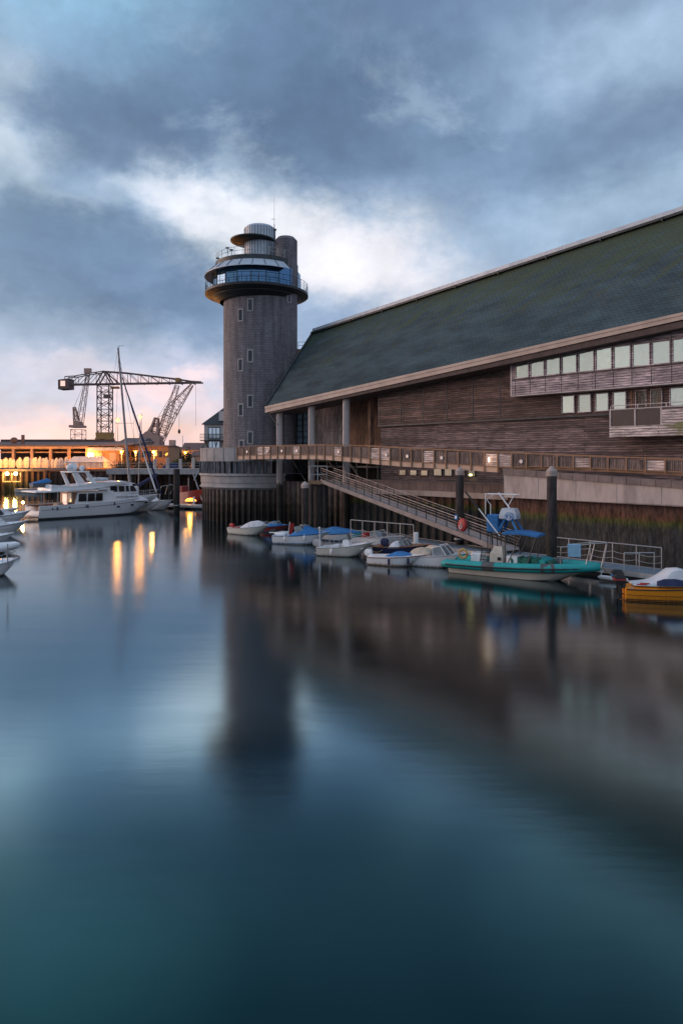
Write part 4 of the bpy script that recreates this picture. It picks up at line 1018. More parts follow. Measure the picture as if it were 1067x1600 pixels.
# 9 teal rigid inflatable
a, b = W(709, 893), W(938, 913); a = W(709, 892); L = lenof(a, b); rib = thing('inflatable_boat', 'large teal and white rigid inflatable work boat with blue canopy and tall mast', 'boat')
_d = (b-a).normalized()
def lx(px):
    k = (px-533.5)/1067; return (k*a.y-a.x)/(_d.x-k*_d.y)
def lz(px, py): x = lx(px); D = a.y+_d.y*x; return CH-(py-720)/1067*D
H = Hull(L, 2.3, .62, .98, draft=.3, fine=2.4, rake=.20, x0=.5)
h = H.mesh().build('hull', G['gelcoat_cream'], rib, True, 28)
m = MB()
for sg in (-1, 1):
    vs = []; n = 20
    for i in range(n+1):
        k_, c1, c2, c3 = H.sec(i/n); vs += [(k_[0]+.012, sg*.0, k_[1]-.012), (c1[0]+.012, sg*(c1[1]+.012), c1[2]+.02)]
    m.add(vs, [(2*i, 2*i+1, 2*i+3, 2*i+2) for i in range(n)])
m.build('antifouling', G['antifoul_green'], h)
def tubepath(dz=0, db=.12): return H.line(0, .985, dz=dz, db=db, n=26)+H.line(0, .985, dz=dz, db=db, side=-1, n=26)[::-1]
pts = [( -.35, 1.12, .58)]+tubepath(.0)+[(-.35, -1.12, .58)]
rr = [.13]+[.27-.05*min(1, max(0, (p[0]/L-.8)/.2)) for p in pts[1:-1]]+[.13]
m = MB(); m.tube(pts, rr, 14); tb = m.build('buoyancy_tube', G['hypalon_teal'], rib, True, 60)
m = MB(); m.tube([(p[0], p[1]*1+(.255 if p[1] > 0 else -.255)*(1-.1*(p[0]/L > .8)), p[2]-.02) for p in pts[1:-1] if p[0] < L*.93], .055, 6); m.build('rubbing_strake', G['rubber_black'], tb)
for q in (.27, .66):
    for sg in (-1, 1):
        m = MB(); x, bb_, z = H.sheer(q); x2, b2_, z2 = H.sheer(q+.085)
        m.tube([(x, sg*(bb_+.12), z), (x2, sg*(b2_+.12), z2)], .276, 14); m.build('wear_patch', G['rubber_grey'], tb, True)
H.deck(0, .8, side=.02, depth=.2, drop=.0).build('deck', G['gelcoat_grey'], rib)
def rx(px): return lx(px)
m = MB(); x0, x1 = rx(768), rx(789); m.loft([[(x0, -.42, .3), (x1, -.45, .3), (x1, .45, .3), (x0, .42, .3)], [(x0+.05, -.4, 1.35), (x1-.02, -.42, 1.35), (x1-.02, .42, 1.35), (x0+.05, .4, 1.35)], [(x0+.3, -.34, 1.8), (x1-.08, -.34, 1.8), (x1-.08, .34, 1.8), (x0+.3, .34, 1.8)]]); con = m.build('console', G['gelcoat_cream'], rib)
m = MB(); m.box((x0+x1)/2+.1, (x0+x1)/2+.33, -.455, -.43, .95, 1.15); m.build('panel', G['metal_black'], con)
m = MB(); x0, x1 = rx(740), rx(756); m.rbox(x0, x1, -.5, .5, .3, 1.3, .06); m.build('seat_box', G['gelcoat'], rib)
m = MB(); x0, x1 = rx(793), rx(846); zt = lz(815, 833)
m.loft([[(x0, -.95, zt-.06), (x0, .95, zt-.06), (x0, .95, zt+.06), (x0, 0, zt+.16), (x0, -.95, zt+.06)], [((x0+x1)/2, -1.0, zt), ((x0+x1)/2, 1.0, zt), ((x0+x1)/2, 1.0, zt+.1), ((x0+x1)/2, 0, zt+.2), ((x0+x1)/2, -1.0, zt+.1)], [(x1, -.9, zt-.12), (x1, .9, zt-.12), (x1, .9, zt-.04), (x1, 0, zt+.04), (x1, -.9, zt-.04)]]); can = m.build('canopy', G['canvas_blue'], rib, True)
m = MB()
for sg in (-1, 1):
    m.tube([(x0+.1, sg*.9, .4), (x0+.2, sg*.9, zt)], .03, 6); m.tube([(x0+.1, sg*.9, .5), (x1-.9, sg*.9, zt)], .03, 6); m.tube([(x1-.1, sg*.85, zt-.1), (x1-.7, sg*.9, .5)], .03, 6); m.tube([(x0-.9, sg*.9, .5), (x0-.75, sg*.9, zt-.05), (x0+.1, sg*.9, zt)], .03, 6)
m.build('canopy_frame', G['metal_dark'], can)
m = MB(); xa, xb = rx(756), rx(768)
for x in (xa, xb): m.bar((x, -.85, .4), (x+.22, -.85, 1.75), .05)
for i in range(6): z = .55+i*.22; o = (z-.4)*.163; m.bar((xa+o, -.85, z), (xb+o, -.85, z), .04)
m.build('ladder', G['metal_black'], rib)
m = MB(); x0, x1 = rx(763), rx(781); z0, z1 = lz(772, 831), lz(772, 804); m.rbox(x0, x1, -.35, .5, z0, z1, .04); bl = m.build('blue_locker', G['canvas_blue'], rib)
m = MB()
for x in (x0+.06, x1-.06): m.bar((x, -.3, .4), (x, -.3, z0), .05); m.bar((x, .45, .4), (x, .45, z0), .05)
m.build('locker_leg', G['metal_dark'], bl)
m = MB(); x0, x1 = rx(783), rx(810); z0, z1 = lz(797, 811), lz(797, 794); zm = (z0+z1)/2
m.rbox(x0, x1, -.45, .45, z0, zm-.01, .05); m.loft([[(x0+.02, -.4, zm), (x1-.02, -.4, zm), (x1-.02, .4, zm), (x0+.02, .4, zm)], [(x0+.15, -.34, z1), (x1-.15, -.34, z1), (x1-.15, .34, z1), (x0+.15, .34, z1)]]); mh = m.build('mast_box', G['metal_pale'], rib)
m = MB()
for sg in (-1, 1): m = MB(); m.bar((x0+.35, sg*.35, z0), (x0+.0, sg*.55, zt+.1), .1); m.bar((x1-.3, sg*.35, z0), (x1+.1, sg*.55, zt+.1), .1); m.build('mast_leg', G['canvas_blue'], mh)
xc = (x0+x1)/2+.1; zc_ = z0+.18
m = MB(); m.cyl((xc, -.455, zc_), (xc, -.50, zc_), .26, None, 22); em = m.build('emblem', G['canvas_blue'], mh)
m = MB(); m.tube([(xc+.2*math.cos(R(i*18)), -.505, zc_+.2*math.sin(R(i*18))) for i in range(20)], .018, 4, True); m.tube([(xc+.07*math.cos(R(i*30)), -.505, zc_+.05+.06*math.sin(R(i*30))) for i in range(12)], .018, 4, True)
m.bar((xc, -.505, zc_), (xc, -.505, zc_-.14), .03); m.tube([(xc-.1, -.505, zc_-.05), (xc, -.505, zc_-.14), (xc+.1, -.505, zc_-.05)], .016, 4); m.build('emblem_mark', G['gelcoat'], em)
# antenna poles and light frame
m = MB(); p0 = (rx(786), -.6, lz(786, 836)); p1 = (rx(733), -.6, lz(733, 768)); pm_ = tuple(p0[i]+(p1[i]-p0[i])*.62 for i in range(3)); m.cyl(p0, pm_, .035, None, 8); ap = m.build('whip_antenna', G['gelcoat'], rib)
m = MB(); m.cyl(pm_, p1, .075, .05, 8); m.build('antenna_sleeve', G['metal_black'], ap)
m = MB(); m.cyl((rx(795), .1, z1), (rx(778), .1, lz(778, 770)), .045, None, 8); m.build('radar_post', G['gelcoat'], rib)
m = MB(); zt2 = lz(785, 772); xa, xb, xm = rx(760), rx(810), rx(766)
m.tube([(xa, -.3, zt2), (xb, -.3, zt2)], .025, 6); m.tube([(xa, .3, zt2), (xb, .3, zt2)], .025, 6); m.tube([(xa, -.3, zt2), (xa, .3, zt2)], .025, 6)
m.tube([(xa+.05, -.3, zt2), (xa+.05, -.3, lz(762, 803))], .025, 6); m.tube([(rx(774), -.3, zt2), (rx(763), -.3, zt2-.35), (rx(769), -.3, zt2-.65), (rx(769), -.3, lz(770, 803))], .025, 6)
m.tube([(rx(806), -.3, zt2), (rx(795), -.2, z1+.1)], .025, 6); m.build('light_frame', G['gelcoat'], rib)
m = MB(); x = rx(731); m.tube([(x+.26*math.cos(R(i*20)), -.78, 1.25+.26*math.sin(R(i*20))) for i in range(18)], .085, 8, True); m.build('lifebuoy', G['rope_tan'], rib, True)
m = MB(); x0, x1 = rx(797), rx(814); m.rbox(x0, x1, -.75, .2, .6, 1.32, .04); m.build('crate', G['gelcoat'], rib)
random.seed(5)
for px, y, r in ((804, -.75, .17), (814, -.7, .22), (826, -.75, .24), (827, -.1, .2), (840, -.72, .22), (851, -.7, .2), (862, -.6, .17)):
    x = rx(px); z = .98+r*.3; m = MB(); m.cyl((x, y, z), (x+.1, y+.75, z+.02), r, None, 14); q = m.build('dive_tank', G['hypalon_teal'] if px % 2 else G['antifoul_green'], rib, True, 50)
m = MB(); m.ell((rx(852), .2, 1.0), .55, .5, .35, 12, 6, 0); m.build('folded_net', G['canvas_teal'], rib)
m = MB()
x0, x1 = rx(881), rx(948)
for sg in (-1, 1):
    m.tube([(x0, sg*.8, .75), (x0+.02, sg*.8, lz(881, 853)), (x1-.6, sg*.5, lz(930, 848)), (x1, sg*.15, lz(948, 848)), (x1-.1, sg*.15, lz(946, 862)), (x1-.25, sg*.3, .95)], .03, 6)
    m.tube([(rx(917), sg*.55, .85), (rx(926), sg*.55, lz(926, 850))], .03, 6)
m.tube([(x1, .15, lz(948, 848)), (x1, -.15, lz(948, 848))], .03, 6)
m.build('bow_rail', G['galvanised'], rib)
m = MB(); m.box(L-.25, L+.22, -.14, .14, .72, .86); m.cyl((L+.1, -.18, .74), (L+.1, .18, .74), .08, None, 8); m.build('anchor_roller', G['galvanised'], rib)
place(rib, a, b)
MBm = Matrix.LocRotScale(rib.location, rib.rotation_euler, None)
def rl(x, y, z): return MBm @ Vector((x, y, z))
x0, x1 = rx(892), rx(912); tw_ = MB(); zt_ = lz(902, 850)+.04; zb_ = lz(902, 868)
secs = []
for i in range(7):
    x = x0+(x1-x0)*i/6; w_ = .02*math.sin(i*1.7)
    secs.append([rl(x, -.72+w_, zb_), rl(x, -.76, zt_-.02), rl(x, -.70, zt_+.03), rl(x, -.64, zt_-.02), rl(x, -.64+w_, zb_+.4), rl(x, -.66+w_, zb_+.4), rl(x, -.66, zt_-.03), rl(x, -.70, zt_+.01), rl(x, -.74, zt_-.03), rl(x, -.70+w_, zb_)])
tw_.loft(secs); mat('towel_blue', (.20, .42, .62), (.16, .35, .54), .9, scale=4, bmp=.4); tag(tw_.build('towel', G['towel_blue'], None, True), 'pale blue towel hung over the bow rail of the teal inflatable', 'towel')

# 10 orange work boat at right edge
a, b = W(972, 935), Vector((W(972, 935).x+5.4, W(972, 935).y-.6, 0)); L = lenof(a, b); t = thing('motor_boat', 'bright orange work boat cut by the right edge with a pale console cover', 'boat')
H = Hull(L, 2.1, .62, .9, draft=.25, trans=.66, fine=2.6, rake=.12)
hull_parts(t, H, 'orange_paint', 'orange_paint', stripe='rubber_black', crown=.2)
secs = []
for i, (x, z, w_) in enumerate(((.4, .84, .5), (.9, .88, .62), (1.5, 1.0, .7), (1.9, 1.25, .7), (2.3, 1.55, .68), (2.8, 1.58, .68), (3.2, 1.45, .66), (3.7, 1.2, .6))):
    secs.append([(x, -w_-.05, .76), (x+.03, -w_*.96, (z+.8)/2), (x, -w_*.8, z-.04), (x, -.2, z+.01*(i % 2)), (x, .2, z-.01), (x, w_*.8, z-.04), (x, w_, (z+.8)/2), (x, w_+.05, .76)])
m = MB(); m.loft(secs); m.build('console_cover', G['canvas_white'], t, True, 60)
secs = [[(x, -.98-.05*q, .84), (x+.05, -.9, .95+.1*q), (x, -.72, 1.02+.12*q), (x, -.7, .8)] for x, q in ((1.45, 0), (1.8, 1), (2.3, 1.1), (2.8, .4))]
m = MB(); m.loft(secs); m.build('seat_cover', G['canvas_navy'], t, True, 60)
outboard(t, -.1, .78, 'metal_black', 1.0, -.3, 'red_paint'); outboard(t, .0, .88, 'metal_black', 1.0, .45, 'canvas_blue')
m = MB()
for z in (.3,): m.tube([(x, y*1.0, z+.02) for x, y, zz in [(p[0], p[1]*.98, p[2]) for p in H.line(0, .8, side=-1, n=10)]], .012, 4)
m.build('hull_seam', G['rubber_black'], t)
m = MB(); m.tube([(.5, -.7, .84), (.9, -.9, .88), (.7, -.6, .88), (1.1, -.75, .9)], .035, 6); m.build('mooring_rope', G['red_paint'], t); cleats(t, H, (.05,)); place(t, a, b)
fd = thing('fender', 'white cylindrical fender lying along the pontoon by the inflatable bow', 'fender', W(938, 902, .2)); p = Vector(fd.location); m = MB()
m.tube([p+Vector((-.1, .1, 0)), p+Vector((0, 0, 0)), p+Vector((1.1, -.9, 0)), p+Vector((1.2, -1.0, 0))], [.05, .14, .14, .05], 12); m.build('body', G['gelcoat'], fd, True); m = MB(); m.tube([p, p+Vector((.3, .5, .35))], .015, 5); m.build('line', G['gelcoat'], fd)

# ================================================================ MOTOR YACHT
a, b = W(50, 811.5), W(247, 799.5); L = lenof(a, b); _d = (b-a).normalized()
yt = thing('motor_yacht', 'large white two-deck motor yacht with radar domes on its arch', 'yacht'); HW = 2.35
H = Hull(L, 2*HW, 1.55, 2.35, draft=.5, trans=.9, fine=2.3, rake=.10, n=26)
h = H.mesh().build('hull', G['hull_white'], yt, True, 28)
def yx(px): return lx(px)+0
def hz_(x): return H.sheer(min(.99, max(0, x/L)))
def strip(z0f, z1f, x0, x1, out, n=20):
    m = MB()
    for sg in (-1, 1):
        vs = []
        for i in range(n+1):
            x = x0+(x1-x0)*i/n
            k_, c1, c2, c3 = H.sec(x/L)
            for zf in (z0f, z1f):
                z = zf(x) if callable(zf) else zf
                if z <= c2[2]: q = max(0, (z-c1[2])/(c2[2]-c1[2])); bb_ = c1[1]+(c2[1]-c1[1])*q; xx = c1[0]+(c2[0]-c1[0])*q
                else: q = (z-c2[2])/(c3[2]-c2[2]); bb_ = c2[1]+(c3[1]-c2[1])*q; xx = c2[0]+(c3[0]-c2[0])*q
                vs.append((xx, sg*(bb_+out), z))
        m.add(vs, [(2*i, 2*i+1, 2*i+3, 2*i+2) for i in range(n)])
    return m
strip(-.3, .22, 0, L*.86, .015).build('boot_stripe', G['antifoul_black'], h)
strip(lambda x: H.sheer(x/L)[2]-.42, lambda x: H.sheer(x/L)[2]-.34, .2, L*.97, .05).build('rub_band', G['gelcoat_grey'], h)
H.deck(0, .24, side=.2, depth=.5, drop=.0).build('main_deck', G['teak'], yt)
m = MB(); 
for sg in (-1, 1):
    ps = H.line(0, .99, dz=.05, db=-.03, side=sg, n=30); m.tube(ps, .06, 6)
m.build('cap_rail', G['gelcoat'], yt)
m = MB(); m.rbox(-1.2, -.01, -2.0, 2.0, .25, .42, .04); m.build('swim_platform', G['teak'], yt)
def house(m, x0, x1, z0, z1, w0, w1, fr=.3, ar=.0, zt=None):
    m.loft([[(x0, -w0, z0), (x1, -w0*.92, z0), (x1, w0*.92, z0), (x0, w0, z0)], [(x0+ar, -w1, z1), (x1-fr, -w1*.9, z1), (x1-fr, w1*.9, z1), (x0+ar, w1, z1)]]); return m
xs0, xs1 = yx(105), yx(165)
zbd = 3.25
sal = house(MB(), xs0, yx(172), 1.4, zbd-.06, HW*.86, HW*.80, .2, .5).build('saloon', G['gelcoat'], yt)
fore = house(MB(), yx(160), yx(222), 1.75, 2.55, HW*.78, HW*.62, 1.2, 0).build('forward_trunk', G['gelcoat'], yt)
ph0, ph1 = yx(158), yx(204)
pil = house(MB(), ph0-1.2, ph1+.3, 2.4, 4.0, HW*.76, HW*.66, .9, .1).build('pilothouse', G['gelcoat'], yt)
m = MB()
x0, x1 = yx(44), yx(158)
m.loft([[(x0, -HW*.9, zbd), (x0+.2, HW*.0, zbd), (x0, HW*.9, zbd), (x0, HW*.9, zbd+.12), (x0, 0, zbd+.2), (x0, -HW*.9, zbd+.12)], [(x0+1, -HW*.96, zbd-.02), (x0+1, 0, zbd), (x0+1, HW*.96, zbd-.02), (x0+1, HW*.96, zbd+.14), (x0+1, 0, zbd+.2), (x0+1, -HW*.96, zbd+.14)], [(x1, -HW*.96, zbd+.15), (x1, 0, zbd+.1), (x1, HW*.96, zbd+.15), (x1, HW*.96, zbd+.2), (x1, 0, zbd+.3), (x1, -HW*.96, zbd+.2)]]); bd = m.build('boat_deck', G['gelcoat'], yt)
m = MB(); x0, x1 = yx(69), yx(200)
m.loft([[(x0, -HW*.82, zbd+.14), (x0+.1, -HW*.82, 4.15), (x0+.1, -HW*.74, 4.15), (x0+.1, HW*.74, 4.15), (x0+.1, HW*.82, 4.15), (x0, HW*.82, zbd+.14)], [(yx(105), -HW*.82, zbd+.2), (yx(105), -HW*.84, 3.9), (yx(105), -HW*.76, 3.9), (yx(105), HW*.76, 3.9), (yx(105), HW*.84, 3.9), (yx(105), HW*.82, zbd+.2)],
  [(yx(135), -HW*.80, 3.5), (yx(135), -HW*.82, 4.2), (yx(135), -HW*.7, 4.2), (yx(135), HW*.7, 4.2), (yx(135), HW*.82, 4.2), (yx(135), HW*.8, 3.5)],
  [(yx(182), -HW*.72, 4.0), (yx(182), -HW*.74, 4.35), (yx(182), -HW*.6, 4.42), (yx(182), HW*.6, 4.42), (yx(182), HW*.74, 4.35), (yx(182), HW*.72, 4.0)],
  [(x1+.4, -HW*.5, 3.98), (x1+.4, -HW*.5, 4.02), (x1+.4, -HW*.4, 4.05), (x1+.4, HW*.4, 4.05), (x1+.4, HW*.5, 4.02), (x1+.4, HW*.5, 3.98)]]); fb = m.build('flybridge', G['gelcoat'], yt, True, 30)
def ywin(par, pa, pb, z0, z1, wy, sl=0, sl2=0):
    m = MB(); x0, x1 = yx(pa), yx(pb)
    for sg in (-1, 1):
        m.hexa([(x0+sl, sg*(wy(z0)-.05), z0), (x1+sl2, sg*(wy(z0)-.05), z0), (x1+sl2, sg*(wy(z0)+.02), z0), (x0+sl, sg*(wy(z0)+.02), z0), (x0, sg*(wy(z1)-.05), z1), (x1, sg*(wy(z1)-.05), z1), (x1, sg*(wy(z1)+.02), z1), (x0, sg*(wy(z1)+.02), z1)])
        break_ = 1
    return m.build('window', G['glass_dark'], par)
sw = lambda z: HW*(.86-.06*(z-1.4)/1.8)*.975+.07
for pa, pb in ((112.5, 124), (127, 137), (139.5, 149)): ywin(sal, pa, pb, 2.0, 2.95, sw, -.12, -.02)
pw = lambda z: HW*(.76-.1*(z-2.4)/1.6)*.95+.09
for pa, pb, s2_ in ((163, 173.5, 0), (176, 184.5, 0), (187, 191.5, 0), (194, 199, .45)): ywin(pil, pa, pb, 3.05, 3.75, pw, 0, s2_)
m = MB(); 
for i in range(3):
    y = -1+i; m.hexa([(ph1+.02, y-.4, 3.05), (ph1+.02, y+.4, 3.05), (ph1+.06, y+.4, 3.05), (ph1+.06, y-.4, 3.05), (ph1-.42, y-.38, 3.8), (ph1-.42, y+.38, 3.8), (ph1-.38, y+.38, 3.8), (ph1-.38, y-.38, 3.8)])
m.build('front_window', G['glass_dark'], pil)
for px in (172.5, 196, 222):
    x = yx(px); k_, c1, c2, c3 = H.sec(x/L); z = H.sheer(x/L)[2]-.75; m = MB()
    for sg in (-1, 1): bb_ = c2[1]+(c3[1]-c2[1])*max(0, (z-c2[2])/(c3[2]-c2[2])); m.rbox(x-.22, x+.22, sg*(bb_+.02)-.03, sg*(bb_+.02)+.03, z-.1, z+.1, .02)
    m.build('porthole', G['glass_dark'], h)
# aft cockpit interior, door and posts
m = MB(); x = yx(104); m.box(x-.05, x+.4, -1.7, 1.7, 1.2, 3.1); cb = m.build('saloon_bulkhead', G['teak'], yt)
m = MB(); m.box(x-.08, x-.05, -1.5, -.6, 1.3, 3.0); m.build('door', G['glass_dark'], cb)
m = MB(); m.box(x-.1, x-.055, -.2, .9, 1.6, 2.9); m.build('lit_window', G['screen_pale'], cb)
for px in (50, 75, 98):
    for sg in (-1, 1): m = MB(); m.cyl((yx(px)+.3, sg*HW*.82, 1.5), (yx(px)+.3, sg*HW*.82, zbd), .035, None, 6); m.build('deck_post', G['galvanised'], yt)
m = MB(); m.rbox(yx(84), yx(92), -1.2, .2, 1.1, 1.9, .05); m.build('deck_chair', G['canvas_beige'], yt)
# arch
m = MB()
for sg in (-1, 1):
    y = sg*HW*.66
    m.hexa([(yx(112), y-.07, 4.0), (yx(118), y-.07, 4.0), (yx(118), y+.07, 4.0), (yx(112), y+.07, 4.0), (yx(104), y-.07, 5.55), (yx(109), y-.07, 5.55), (yx(109), y+.07, 5.55), (yx(104), y+.07, 5.55)])
    m.hexa([(yx(134), y-.07, 4.2), (yx(142), y-.07, 4.2), (yx(142), y+.07, 4.2), (yx(134), y+.07, 4.2), (yx(124), y-.07, 5.55), (yx(130), y-.07, 5.55), (yx(130), y+.07, 5.55), (yx(124), y+.07, 5.55)])
m.rbox(yx(103), yx(131), -HW*.7, HW*.7, 5.553, 5.7, .04); ar = m.build('radar_arch', G['gelcoat'], yt)
for px, r, y, hz in ((97, .42, -.9, .85), (116, .5, .3, .7), (124, .32, -.7, .45)):
    x = yx(px) if px > 100 else yx(104); m = MB(); m.cyl((x, y, 5.7), (x, y, 5.8), r*.5, None, 10); m.ell((x, y, 5.8+r*.9), r, r, r*1.0, 16, 10); m.build('satellite_dome', G['gelcoat'], ar, True, 60)
m = MB(); x = yx(112); m.box(x-.9, x+.9, -.08, .08, 6.75, 6.88); m.cyl((x, 0, 5.7), (x, 0, 6.75), .09, None, 8); m.build('radar_scanner', G['gelcoat'], ar)
m = MB()
for px in (99, 101): m.cyl((yx(104), -.4+.5*(px-99), 5.7), (yx(104), -.4+.5*(px-99), 7.4), .025, None, 5)
m.build('whip_antenna', G['metal_dark'], ar)
m = MB(); m.rbox(yx(140), yx(163), -1.1, 1.1, 4.42, 4.85, .1); m.build('helm_cover', G['canvas_white'], fb, True)
m = MB(); m.tube([(yx(134), -1.3, 5.3), (yx(150), -1.3, 4.5), (yx(164), -1.2, 4.8)], .03, 6); m.tube([(yx(134), 1.3, 5.3), (yx(150), 1.3, 4.5), (yx(164), 1.2, 4.8)], .03, 6); m.build('bimini_frame', G['galvanised'], fb)
m = MB(); m.rbox(yx(208)-.1, yx(214), -.45, -.0, 2.5, 3.6, .06); m.build('foredeck_locker', G['gelcoat'], yt)
m = MB()
for sg in (-1, 1):
    for hh in (.35, .75):
        m.tube([(x-.05, y*.95, z+hh) for x, y, z in H.line(.62, .99, side=sg, n=12)], .022, 5)
    for i in range(9): x, b_, z = H.sheer(.62+.37*i/8); m.tube([(x, sg*b_*.95, z), (x-.05, sg*b_*.95, z+.75)], .02, 5)
m.tube([(L*.99, .2, 3.05), (L*1.01, 0, 3.1), (L*.99, -.2, 3.05)], .022, 5)
m.build('bow_rail', G['galvanised'], yt)
m = MB()
for sg in (-1, 1):
    for i in range(7): x, b_, z = H.sheer(.0+.2*i/6); m.tube([(x, sg*b_*.95, z), (x, sg*b_*.95, z+.45)], .02, 5)
    m.tube([(x, sg*y*.95 if False else y*.95, z+.45) for x, y, z in H.line(0, .2, side=sg, n=6)], .022, 5)
m.build('stern_rail', G['galvanised'], yt)
m = MB(); m.box(L-.5, L+.35, -.2, .2, 2.3, 2.42); m.tube([(L+.3, 0, 2.25), (L+.15, 0, 1.7), (L-.05, 0, 1.5)], .06, 6); m.build('anchor', G['galvanised'], yt); fenders(yt, H, (.12, .34, .55), -1, 'canvas_navy')
m = MB(); m.tube([(yx(230)-i*0, 0, 3+i*.0) for i in range(2)]+[(yx(240), 0, 2.9)], .02, 4); 
m = MB()
for px in (70, 96, 121, 208): x = yx(px); bb_ = H.sheer(max(.0, x/L))[1]; m.ell((x, -bb_*1.0-.02, H.sheer(x/L)[2]-.25), .1, .05, .1, 8, 5)
m.build('fairlead', G['metal_dark'], yt)
place(yt, a, b)
YM = Matrix.LocRotScale(yt.location, yt.rotation_euler, None)
for i_, q in enumerate((.2, .42, .62)):
    pass
# tender on the boat deck
p0, p1 = YM @ Vector((yx(54)-.2, .5, 0)), YM @ Vector((yx(84), .5, 0)); Lt = lenof(p0, p1); t = thing('tender_dinghy', 'dinghy under a navy blue cover carried on the motor yacht boat deck', 'dinghy')
Ht = Hull(Lt, 1.5, .45, .7, draft=.1); Ht.mesh().build('hull', G['rubber_grey'], t, True, 28); tarp(t, Ht, .0, .97, .45, 'canvas_blue', seed=31, peak=.8); place(t, p0, p1); t.location.z = 3.85
# sail boat
sb = thing('sailing_yacht', 'white sailing yacht with tall mast and dark furled headsail behind the motor yacht', 'sailing boat', (0, 0, 0))
sa, sb2 = P(160, 0, 96), P(252, 0, 93); sa.z = sb2.z = 0; Ls = lenof(sa, sb2)
Hs = Hull(Ls, 3.0, 1.1, 1.5, draft=.5, fine=1.7, x0=.35, trans=.6)
sd2 = Ls*.5
hull_parts(sb, Hs, 'gelcoat', 'gelcoat', crown=.08)
m = MB(); house(m, Ls*.35, Ls*.68, 1.15, 1.75, .95, .75, .7, .1); m.build('coachroof', G['gelcoat'], sb)
MT, MF = P(184.5, 543, 95), P(204, 770, 95)
place(sb, sa, sb2); SI = Matrix.LocRotScale(sb.location, sb.rotation_euler, None).inverted()
# parts in local coordinates while the root stays placed: build() inverts the root matrix, so give world points
m = MB(); m.cyl(MF, MT, .19, .13, 10); mast = m.build('mast', G['spar'], sb, True)
m = MB()
for k, w_ in ((.52, 1.3), (.25, .8)):
    c0 = MT.lerp(MF, k); m.bar(c0-Vector((w_, 0, 0)), c0+Vector((w_, 0, 0)), .05)
m.build('spreader', G['spar'], mast)
m = MB(); m.bar(MT, MT+Vector((.3, 0, .25)), .03); m.bar(MT+Vector((-.1, 0, .2)), MT+Vector((.8, 0, .3)), .04); m.build('wind_vane', G['metal_dark'], mast)
FS_, FM = P(191, 590, 95), P(252, 773, 93.5)
m = MB(); m.tube([FS_, FS_.lerp(FM, .25), FS_.lerp(FM, .7), FM], [.06, .12, .16, .09], 8); m.build('furled_sail', G['canvas_navy'], sb, True)
m = MB()
for p, q in ((MT, P(150, 775, 97)), (MT.lerp(MF, .1), P(222, 700, 94)), (MT.lerp(MF, .03), P(178, 770, 94)), (MT.lerp(MF, .5)+Vector((1.3, 0, 0)), P(212, 770, 94)), (MT.lerp(MF, .02), P(212, 700, 95))): m.tube([p, q], .018, 4)
m.build('rigging', G['metal_dark'], mast)
m = MB(); m.tube([MF.lerp(MT, .06), MF.lerp(MT, .06)+Vector((-3.6, .4, .1))], .2, 8); m.build('boom_cover', G['canvas_navy'], sb, True)
m = MB()
for sg in (-1, 1):
    for z in (.4, .7): m.tube([Matrix.LocRotScale(sb.location, sb.rotation_euler, None) @ Vector((x, y*.95, zz+z)) for x, y, zz in Hs.line(.1, .98, side=sg, n=12)], .02, 4)
    for i in range(9): x, b_, z = Hs.sheer(.1+.88*i/8); q = Matrix.LocRotScale(sb.location, sb.rotation_euler, None); m.tube([q @ Vector((x, sg*b_*.95, z)), q @ Vector((x, sg*b_*.95, z+.7))], .02, 4)
m.build('guard_rail', G['galvanised'], sb)
# second sailing boat: white furled headsail spar
t = thing('sailing_yacht', 'second sailing yacht with slim white furled headsail right of the tall mast', 'sailing boat')
a, b = P(212, 0, 100), P(270, 0, 96); a.z = b.z = 0; Hs = Hull(lenof(a, b), 2.8, 1.1, 1.55, draft=.5, fine=1.7, trans=.6)
hull_parts(t, Hs, 'gelcoat', 'gelcoat', crown=.08); m = MB(); house(m, 1.5, 4.2, 1.2, 1.8, .9, .7, .6, .1); m.build('coachroof', G['gelcoat'], t); place(t, a, b)
m = MB(); m.tube([P(220, 694, 99), P(233, 735, 98), P(244, 768, 97)], [.05, .13, .1], 8); m.build('furled_sail', G['canvas_white'], t, True)
m = MB(); m.cyl(P(216, 775, 99), P(219, 660, 99), .08, .06, 8); m.build('mast', G['spar'], t, True)
m = MB(); 
for i in range(5): q = P(205+i*7, 758-i*3, 99.5)
m.loft([[P(200+i*9, 768-i*5.5, 99)+Vector((0, dy, dz)) for dy, dz in ((-.25, -.3), (-.3, 0), (0, .35-.04*i), (.3, 0), (.25, -.3))] for i in range(6)]); m.build('boom_cover', G['canvas_navy'], t, True)
m = MB(); P0 = P(262, 782, 96); m.tube([P(250, 775, 96), P(252, 760, 96), P(268, 757, 96), P(272, 760, 96), P(266, 772, 96)], .05, 6); m.tube([P(258, 772, 96), P(262, 758, 96)], .04, 6); m.build('bow_rail', G['galvanised'], t)
